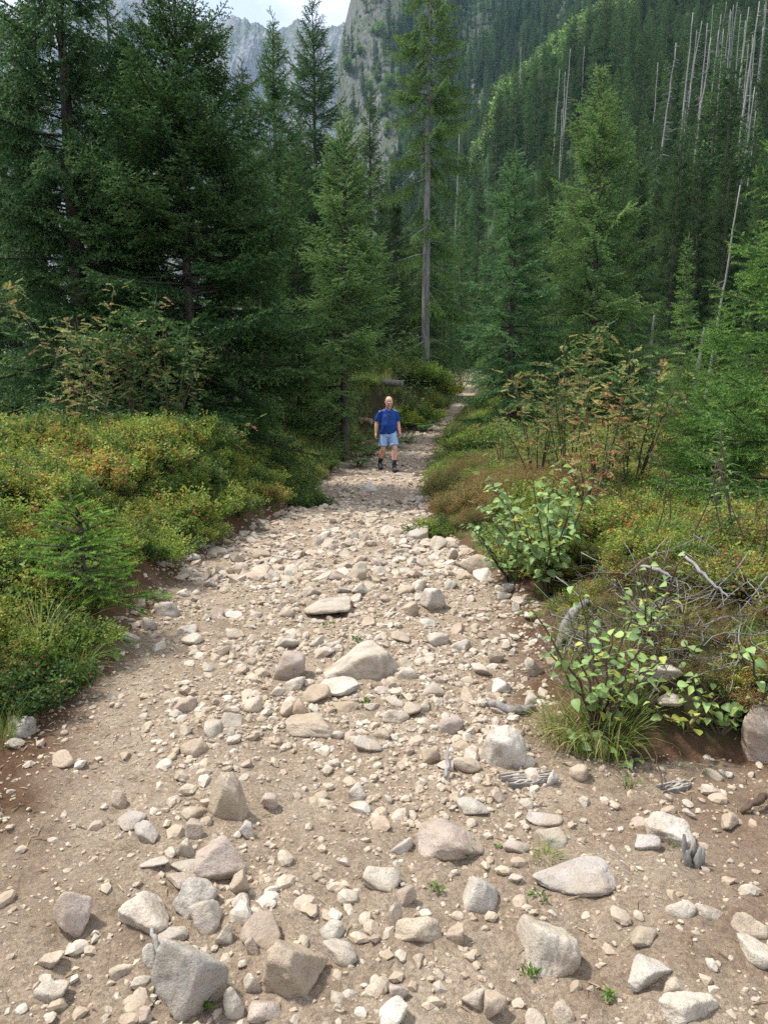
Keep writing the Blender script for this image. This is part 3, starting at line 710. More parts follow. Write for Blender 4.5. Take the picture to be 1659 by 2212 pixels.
# ---- the wood behind: copies of a few mid-distance trees, each its own object
mid = []
for k, (hh, rb, hg, pp) in enumerate([(17, 2.5, .55, .6), (20, 2.7, .7, .5), (14, 2.2, .25, .72), (11, 2.1, .2, .75)]):
    mid.append(spruce(200 + k, hh, rb, seg=.20, K=8, nl=.080, nw=.045, hang=hg, whorl=.60, nb=7, z0=.8 if k != 1 else 4.0, droop=.16, upt=.12, p=pp, leader=.8,
                      lens=(.25, .5, .9, 1.4, 2.0, 2.7), wood=False))
    mid[-1] = (mid[-1], hh)
mid_me = []
for k, ((cr, tb, wb), hh) in enumerate(mid):
    V, F, v = cr; TV = np.vstack(tb.V); TQ = np.vstack(tb.Q)
    mid_me.append((mesh_np('wood_spruce', np.vstack([V, TV]), [F, TQ + len(V)], [M['farneedle'], M['bark']], v=np.concatenate([v, np.zeros(len(TV))]),
                           mi=np.r_[np.zeros(len(F), int), np.ones(len(TQ), int)]), hh))
G2 = 'spruces of the wood behind the path'
wood_n = [0]
def wood_tree(px, pytop, Y, k, label, tint=1.0, wide=1.0):
    x_ = (px - CX) / FPX * Y; a_, b_ = float(xl(Y)) - 1.4, float(xr(Y)) + 1.4
    if Y < 78 and a_ < x_ < b_: px = CX + FPX * ((a_ if x_ - a_ < b_ - x_ else b_) / Y)
    me, hh = mid_me[k]; b = base(px, Y); h = max(3.0, at(px, pytop, Y)[2] - b[2]); s = h / hh
    o = obj('wood_spruce', me, loc=b, rz=(px * 1.7 + Y) % 6.28, scale=(s * wide, s * wide, s)); c = tint * (0.9 + .25 * ((px * 13 + Y * 7) % 1.0))
    o.color = (c, c, c, 1); tag(o, label, 'spruce tree', G2); return o
LW = 'spruce in the shaded wood behind the big left spruces'
for px, py, Y, k in [(-60, -200, 19, 1), (60, -90, 22, 1), (125, -10, 27, 0), (285, -60, 21, 0), (330, 40, 26, 1), (500, 160, 19, 2), (545, 130, 30, 2), (640, 330, 23, 3), (575, 300, 21, 3), (20, 180, 32, 0), (-160, 100, 17, 2),
                     (230, 120, 34, 0), (420, 90, 30, 1), (460, 230, 38, 0), (660, 240, 40, 0), (510, 420, 17.5, 3), (90, 300, 18.5, 3), (335, 330, 17, 3), (555, 270, 22, 2), (615, 290, 28, 2), (665, 330, 30, 2), (700, 300, 36, 2), (720, 360, 27, 2), (570, 420, 18.5, 3), (650, 440, 20.5, 3), (10, 420, 17.5, 3), (250, 420, 19, 3), (-60, 380, 21, 2)]:
    wood_tree(px, py, Y, k, landmark_label('shaded wood spruce', px, (py + 800) / 2), .85)
for px, py, Y, k, lab in [(800, 200, 42, 0, 'dark spruce just left of the bare-trunked old spruce'), (770, 330, 30, 2, 'short spruce filling the gap behind the fresh green slender spruce'),
                          (850, 370, 36, 0, 'dark spruce behind the fallen log and the walker'), (985, 350, 40, 0, 'spruce behind and right of the bare grey trunk'),
                          (880, 440, 46, 2, 'low dark spruce at the head of the path'), (1030, 470, 52, 2, 'spruce crown directly above the far end of the path'),
                          (1040, 400, 45, 0, 'spruce close behind the blue-green spruce on its left'), (1165, 285, 36, 0, 'brownish spruce between the blue-green and the tall pointed spruce'),
                          (1350, 470, 31, 2, 'bushy spruce touching the right side of the tall pointed spruce'), (1200, 420, 30, 2, 'spruce tucked left behind the tall pointed spruce'),
                          (1425, 285, 52, 1, 'tall dark spruce with bare lower trunk at right, nearest the pointed spruce'), (1478, 320, 58, 1, 'tall dark spruce above the small slim spruce'),
                          (1530, 290, 50, 1, 'broad dark spruce left of the leaning bare pole'), (1600, 330, 48, 1, 'tall dark spruce right of the leaning bare pole'),
                          (1655, 260, 55, 1, 'dark spruce behind the right edge of the picture'), (1390, 380, 60, 1, 'dark spruce deep in the wood right of the pointed spruce'),
                          (1560, 420, 62, 1, 'shaded spruce deep behind the leaning bare pole'), (1720, 300, 46, 0, 'spruce half cut by the right edge of the picture'),
                          (1410, 640, 34, 3, 'young spruce left of the small slim spruce'), (1530, 610, 33, 3, 'young spruce between the small slim spruce and the right grey stump'),
                          (1600, 700, 24, 3, 'low spruce behind the right grey stump'), (1330, 690, 26, 3, 'low spruce at the foot of the tall pointed spruce'), (905, 610, 37.5, 3, 'small spruce at the foot of the bare grey trunk, right side'),
                          (868, 590, 31, 3, 'small spruce at the foot of the bare grey trunk, left side'), (1150, 560, 27, 3, 'small spruce between the blue-green and the tall pointed spruce')]:
    wood_tree(px, py, Y, k, lab, .9)
LT = 'tall dark spruce standing deep in the wood at the foot of the slope'
for k in range(46):
    px = 560 + (k * 263.7) % 1220; Y = 50 + (k * 37.3) % 46; 
    if px < 900: Y += 25
    top = np.interp(px, [560, 740, 900, 1100, 1400, 1800], [330, 340, 420, 400, 340, 300]) + ((k * 91) % 110) - 40
    wood_tree(px, top, Y, k % 3, landmark_label('dark background spruce', px, top + 120), 0.95)

# ---- the forest on the valley side
far_me = []
for k, (hh, rb, pp, hg) in enumerate([(22, 2.9, .62, .5), (24, 2.6, .55, .6), (18, 2.7, .72, .4)]):
    (V, F, v), tb, wb = spruce(300 + k, hh, rb, seg=.45, K=5, nl=.24, nw=.13, hang=hg, whorl=.85, nb=6, z0=1.2, droop=.18, upt=.08, p=pp, leader=.9, lens=(.5, 1.0, 1.7, 2.6), wood=False)
    TV = np.vstack(tb.V); TQ = np.vstack(tb.Q)
    far_me.append((mesh_np('slope_spruce', np.vstack([V, TV]), [F, TQ + len(V)], [M['farneedle'], M['bark']], v=np.concatenate([v, np.zeros(len(TV))]),
                           mi=np.r_[np.zeros(len(F), int), np.ones(len(TQ), int)]), hh))
def leafy_tree(seed, h, w, n, ls):
    """round broadleaf crown of loose leaf clumps"""
    rg = np.random.default_rng(seed); c = rg.normal(0, 1, (26, 3)); c /= np.linalg.norm(c, axis=1, keepdims=True); c *= rg.uniform(.35, 1, (26, 1)) ** .5
    ctr = c * np.array([w, w, h * .38]) + np.array([0, 0, h * .58]); k = rg.integers(0, 26, n)
    p = ctr[k] + rg.normal(0, 1, (n, 3)) * np.array([w, w, h * .3]) * .20
    T = np.array([[-.5, 0, 0], [0, -.32, 0], [.5, 0, .1], [0, .32, 0]]) * ls
    d = rg.normal(0, 1, (n, 3)); V = place(T, frames(d, rg.uniform(0, 6, n)), p, rg.uniform(.6, 1.2, n))
    F = tilef(np.array([[0, 1, 2, 3]]), n, 4); v = np.repeat(np.clip(rg.normal(.5, .22, n), 0, 1), 4)
    tb = MB(); tb.tube([(0, 0, -.5), (.02 * h, 0, h * .4), (0, .02 * h, h * .85)], [.02 * h, .013 * h, .004 * h], 6)
    for j in range(7):
        tb.tube([(0.01 * h, 0, h * (.25 + .05 * j)), tuple(ctr[j * 3])], [.008 * h, .003 * h], 4)
    return (V, F, v), tb
(V, F, v), tb = leafy_tree(5, 9, 3.0, 1500, .62)
TV = np.vstack(tb.V); TQ = np.vstack(tb.Q)
leafy_me = mesh_np('slope_birch', np.vstack([V, TV]), [F, TQ + len(V)], [M['broad'], M['bark']], v=np.concatenate([v, np.zeros(len(TV))]), mi=np.r_[np.zeros(len(F), int), np.ones(len(TQ), int)])

def scatter_slope():
    rg = np.random.default_rng(33); out = []
    for (r0, r1, cell) in [(62, 340, 21.0), (340, 950, 20.0)]:
        s0, s1 = (725 - CX) / FPX, (1780 - CX) / FPX
        n = int((s1 - s0) * (r1 ** 2 - r0 ** 2) / 2 / cell)
        y = np.sqrt(rg.uniform(r0 ** 2, r1 ** 2, n)); x = y * rg.uniform(s0, s1, n); out.append(np.stack([x, y], 1))
    P = np.vstack(out); x, y = P.T; z = H(x, y, False)
    e = 1.5; gx = (H(x + e, y, False) - z) / e; gy = (H(x, y + e, False) - z) / e; sl = np.hypot(gx, gy)
    s = x / y * FPX + CX
    zv = np.interp(y, ZB_Y, ZB_Z); rise = z - zv
    keep = (sl < 2.0) & ((rise > 3) | (s > 900)); keep &= ~((y > 340) & (s < 728)); keep &= (sl < 1.35) | (rg.random(len(x)) < .6); keep &= ~((s < 860) & (y > 480) & (z > 110) & (rg.random(len(x)) < .72)); keep &= ~((np.abs(s - 1015) < 28) & (y > 560) & (rg.random(len(x)) < .8))
    x, y, z, sl, s = x[keep], y[keep], z[keep], sl[keep], s[keep]
    # light green broadleaf strip along the ridge gully
    ridge = np.interp(s, [1000, 1070, 1160, 1250, 1350], [330, 300, 315, 345, 380])
    strip = (np.abs(y - ridge + 12) < 36) & (s > 1000) & (s < 1300) & (rg.random(len(x)) < .96); rim = strip.copy()
    strip |= (s < 1180) & (y > 420) & (fbm2(x * .02, y * .02, 77, 3) > .22) & (rg.random(len(x)) < .8)
    kind = np.where(strip, 3, rg.integers(0, 3, len(x))); sc = rg.uniform(.45, 1.15, len(x)) * np.clip(1 + .7 * fbm2(x * .03, y * .03, 88, 2), .6, 1.35); sc = np.where(strip, sc * rg.uniform(.7, 1.1, len(x)), sc); sc = np.where(rim, rg.uniform(1.1, 1.9, len(x)), sc)
    # young dense stand in the lower middle
    young = (s < 1240) & (y < 200); sc = np.where(young, sc * .62, sc)
    return np.stack([x, y, z - .3], 1), kind, sc, s
fp, fk, fs, fsx = scatter_slope()
ppx, ppy = to_px(fp + np.array([0, 0, 10.0]) * fs[:, None])
size = fs / fp[:, 1]; inview = (ppx > -20) & (ppx < 1680) & (ppy > -40) & (ppy < 640)
order = np.argsort(-size * inview); NI = 230
G3 = 'spruces of the slope forest'
for q in order[:NI]:
    k = int(fk[q]); me = leafy_me if k == 3 else far_me[k][0]
    o = obj('slope_birch' if k == 3 else 'slope_spruce', me, loc=tuple(fp[q]), rz=float(q % 63) / 10, scale=float(fs[q]))
    o.color = (1, 1, 1, 1)
    band = 'lower' if ppy[q] > 420 else ('middle' if ppy[q] > 240 else 'upper'); third = 'right' if ppx[q] > 1400 else ('middle' if ppx[q] > 1100 else 'left')
    if k == 3: tag(o, landmark_label('light green slope tree', ppx[q], ppy[q]), 'tree', 'leafy trees of the slope forest')
    else: tag(o, landmark_label('slope spruce', ppx[q], ppy[q]), 'spruce tree', G3)

def gn_scatter(name, P, kinds, scales, sources, yaw=None, tilt=None, tints=None):
    """one object: the listed source meshes instanced on the points P (kept as one mass)"""
    src = bpy.data.collections.new(name + '_sources')
    for i, me in enumerate(sources):
        so_ = bpy.data.objects.new('%s_source_%02d' % (name, i), me); src.objects.link(so_)
        if tints: so_.color = (*tints[i], 1)
    me = bpy.data.meshes.new(name); me.vertices.add(len(P)); me.vertices.foreach_set('co', np.ascontiguousarray(P, np.float32).ravel())
    a = me.attributes.new('kind_index', 'INT', 'POINT'); a.data.foreach_set('value', np.asarray(kinds, np.int32))
    a = me.attributes.new('size', 'FLOAT', 'POINT'); a.data.foreach_set('value', np.asarray(scales, np.float32))
    rot = np.zeros((len(P), 3), np.float32); rot[:, 2] = rng.uniform(0, 6.28, len(P)) if yaw is None else yaw
    if tilt: rot[:, :2] = rng.normal(0, tilt, (len(P), 2))
    a = me.attributes.new('turn', 'FLOAT_VECTOR', 'POINT'); a.data.foreach_set('vector', rot.ravel())
    g = bpy.data.node_groups.new(name + '_nodes', 'GeometryNodeTree')
    g.interface.new_socket('Geometry', in_out='INPUT', socket_type='NodeSocketGeometry'); g.interface.new_socket('Geometry', in_out='OUTPUT', socket_type='NodeSocketGeometry')
    gi = g.nodes.new('NodeGroupInput'); go = g.nodes.new('NodeGroupOutput')
    ci = g.nodes.new('GeometryNodeCollectionInfo'); ci.inputs['Collection'].default_value = src
    ci.inputs['Separate Children'].default_value = True; ci.inputs['Reset Children'].default_value = True
    ip = g.nodes.new('GeometryNodeInstanceOnPoints'); ip.inputs['Pick Instance'].default_value = True
    def na(nm, tp): n = g.nodes.new('GeometryNodeInputNamedAttribute'); n.data_type = tp; n.inputs[0].default_value = nm; return n
    k = na('kind_index', 'INT'); s = na('size', 'FLOAT'); r = na('turn', 'FLOAT_VECTOR')
    e2r = g.nodes.new('FunctionNodeEulerToRotation')
    out = lambda n: [o for o in n.outputs if o.enabled and o.name == 'Attribute'][0]
    g.links.new(gi.outputs[0], ip.inputs['Points']); g.links.new(ci.outputs[0], ip.inputs['Instance'])
    g.links.new(out(k), ip.inputs['Instance Index']); g.links.new(out(s), ip.inputs['Scale'])
    g.links.new(out(r), e2r.inputs[0]); g.links.new(e2r.outputs[0], ip.inputs['Rotation'])
    g.links.new(ip.outputs[0], go.inputs[0])
    o = obj(name, me); md = o.modifiers.new('scatter', 'NODES'); md.node_group = g
    return o
rest = order[NI:]
fo = gn_scatter('slope_forest', fp[rest], fk[rest], fs[rest], [m for m, _ in far_me] + [leafy_me])
tag(fo, 'spruce forest covering the far valley side and its cliffs', 'forest', kind='stuff')
# leafy undergrowth between the trees
def scrub():
    rg = np.random.default_rng(44); n = 11000; y = np.sqrt(rg.uniform(48 ** 2, 700 ** 2, n)); x = y * rg.uniform((700 - CX) / FPX, (1750 - CX) / FPX, n)
    z = H(x, y, False); return np.stack([x, y, z - .2], 1)
sp_ = scrub()
sc_o = gn_scatter('slope_scrub', sp_, rng.integers(0, 4, len(sp_)), rng.uniform(.12, .3, len(sp_)), [m for m, _ in far_me] + [leafy_me])
tag(sc_o, 'young spruce scrub filling the slope between the trees', 'scrub', kind='stuff')

# ---- dead standing trunks
def snag(name, top, bot, Y, w, label, cat='dead tree', stubs=1.0, mat='dead', group='dead grey trunks on the slope'):
    a = at(*bot, Y); b = at(*top, Y); g = Hs(a[0], a[1]); a2 = np.array([a[0] + (a[0] - b[0]) / (b[2] - a[2]) * (a[2] - g), a[1], g - .3]); Lh = np.linalg.norm(b - a2)
    rg = np.random.default_rng(int(top[0] * 7 + top[1])); n = 12; f = np.linspace(0, 1, n)
    r0 = w * Y / FPX / 2 * (.66 if stubs > 0 else 1)
    P = np.outer(f, b - a2); P[1:-1] += rg.normal(0, r0 * .25, (n - 2, 3)) * [1, 1, 0]
    mb = MB(); mb.tube(P, r0 * (1 - .80 * f) + .01, 7)
    o = obj(name, mb.mesh(name, [M[mat]]), loc=tuple(a2)); tag(o, label, cat, group)
    if stubs > 0:
        br = MB()
        for k in range(max(6, int(34 * stubs))):
            u = rg.uniform(.35, .99); p = (b - a2) * u; az = rg.uniform(0, 6.28); l = (1.1 - u * .8) * Lh * .09 * rg.uniform(.3, 1.2)
            d = np.array([math.cos(az), math.sin(az), rg.uniform(-.55, .1)])
            br.tube([p, p + d * l * .6, p + d * l + [0, 0, -.12 * l]], [r0 * .22 + .005, r0 * .14, .006], 3)
        obj('dead_branches', br.mesh('dead_branches', [M[mat]]), o)['kind'] = 'stuff'
    return o
def z2(x, y): return (829.5 + x * .5, y * .5)
SN = [((1333, 55), (1285, 545), 120, 9, 'straight pale dead trunk left of the cluster on the right slope', .3), ((1395, 100), (1368, 400), 135, 8, 'branchy dead spruce at the left of the dead cluster', 1.3),
      ((1410, 165), (1350, 620), 110, 9, 'long dead trunk reaching low in front of the dead cluster', .8), ((1465, 125), (1435, 500), 115, 8, 'feathery grey dead spruce in the middle of the right slope', 1.5),
      ((1443, 130), (1425, 300), 150, 5, 'thin dead pole beside the feathery dead spruce', .2), ((1498, 50), (1485, 270), 160, 6, 'thin dead trunk at the left of the topmost group', .4),
      ((1525, 10), (1495, 250), 160, 6, 'dead trunk touching the top edge at right', .8), ((1575, 30), (1515, 520), 118, 8, 'leaning dead trunk second of the tall right group', .4),
      ((1620, 6), (1540, 560), 105, 11, 'thickest pale dead trunk leaning at the upper right', .5), ((1650, -40), (1628, 270), 140, 10, 'branchy dead trunk at the upper right corner', 1.2),
      ((1600, 375), (1550, 745), 80, 9, 'slim dead trunk standing low before the right cluster', .7), ((1572, 190), (1548, 480), 130, 6, 'thin dead trunk between the leaning pair at right', .3),
      ((1260, 185), (1205, 595), 112, 9, 'bushy dead grey spruce left on the right slope', 1.8), ((1182, 270), (1156, 622), 115, 6, 'thin dead spruce leftmost of the right slope group', .8),
      ((805, 210), (786, 450), 190, 6, 'small dead trunk in the middle slope beside a twin', .9), ((782, 310), (776, 470), 185, 6, 'short bushy dead spruce twin in the middle slope', 1.6), ((865, 200), (855, 385), 200, 5, 'small straight dead trunk right of the twins', .1),
      ((758, 300), (745, 475), 180, 5, 'small dead trunk left of the twins', .3), ((590, 205), (588, 295), 260, 5, 'tiny dead trunk beside the light green strip', .2), ((768, 470), (763, 600), 130, 5, 'low thin dead trunk in the young stand', .2),
      ((325, 560), (322, 640), 110, 5, 'little dead stem right of the bare-trunked spruce', 0), ((1495, 40), (1470, 280), 165, 5, 'faint dead pole behind the topmost group', .3), ((1605, 480), (1580, 700), 85, 5, 'short dead pole near the right picture edge', .2),
      ((1300, 480), (1293, 600), 112, 7, 'broken grey stub below the straight pale trunk', .6)]
rgs = np.random.default_rng(5)
for k_, (tx, ty, by, Y) in enumerate([(1420, 20, 210, 170), (1455, 60, 240, 160), (1478, 8, 200, 175), (1508, 20, 230, 160), (1540, 60, 330, 140), (1560, 90, 400, 125), (1590, 150, 470, 115), (1612, 60, 300, 135), (1636, 120, 420, 118), (1642, 20, 240, 150), (1350, 130, 330, 150), (1372, 90, 260, 165)]):
    SN.append(((tx, ty), (tx - 14 - 8 * (k_ % 3), by), Y, 5 + k_ % 3, landmark_label('thin dead tree', 829.5 + tx * .5, (ty + by) * .25), .5 + .4 * (k_ % 3)))
for t_, b_, Y, w, lab, st in SN: snag('dead_spruce', z2(*t_), z2(*b_), Y, w, lab, stubs=st)
snag('dead_pole', (1598, 400), (1550, 690), 26.0, 8, 'slim leaning bare grey pole right of the small slim spruce', stubs=.15, group='bare grey posts at right')
def z4(x, y): return (829.5 + x * .5, 497.6 + y * .5)
snag('tree_stump', z4(1166, 368), z4(1146, 560), 25.0, 13, 'tall broken grey stump left of the small slim spruce', cat='tree stump', stubs=0, mat='greybark', group='bare grey posts at right')
snag('tree_stump', z4(1382, 420), z4(1348, 600), 22.0, 13, 'tall broken grey stump beside the near right spruce', cat='tree stump', stubs=0, mat='greybark', group='bare grey posts at right')
# ================================================================ stones
_ico = {}
def ico(sub):
    if sub not in _ico:
        bm = bmesh.new(); bmesh.ops.create_icosphere(bm, subdivisions=sub, radius=1.0)
        _ico[sub] = (np.array([v.co[:] for v in bm.verts]), np.array([[v.index for v in f.verts] for f in bm.faces])); bm.free()
    return _ico[sub]
def rock_shape(seed, sub, npl=11, pw=14, amp=.12, fine=.05, lo=.55):
    """faceted stone: a ball cut by random planes, with worn edges and an uneven skin"""
    D, F = ico(sub); rg = np.random.default_rng(seed)
    n = rg.normal(0, 1, (npl, 3)); n /= np.linalg.norm(n, axis=1, keepdims=True); d = rg.uniform(lo, .92, npl)
    q = np.maximum(D @ n.T, 0) / d; q = np.hstack([q, np.full((len(D), 1), .80)]); r = (q ** pw).sum(1) ** (-1 / pw)
    V = D * r[:, None]
    s = rg.uniform(0, 50, 3)
    a = amp * noise3(V * 1.7 + s, seed) + amp * .7 * noise3(V * 3.9 + s, seed + 1)
    if sub >= 4: a = a + fine * noise3(V * 9 + s, seed + 2) + fine * .6 * noise3(V * 19 + s, seed + 3)
    V = V * (1 + a)[:, None]
    lo_, hi_ = V.min(0), V.max(0); V = (V - (lo_ + hi_) / 2) / (hi_ - lo_) * 2      # unit half extents
    return V, F
C = dict(pale=(.57, .53, .465), white=(.66, .635, .59), grey=(.50, .485, .455), dgrey=(.40, .395, .38), tan=(.50, .425, .335), brown=(.44, .35, .27), pink=(.48, .395, .36), purple=(.40, .335, .33), lilac=(.43, .415, .415), green=(.45, .45, .40))
_dust = np.array((.50, .425, .335))
C = {k: tuple(np.array(v) * .66 + _dust * .31) for k, v in C.items()}
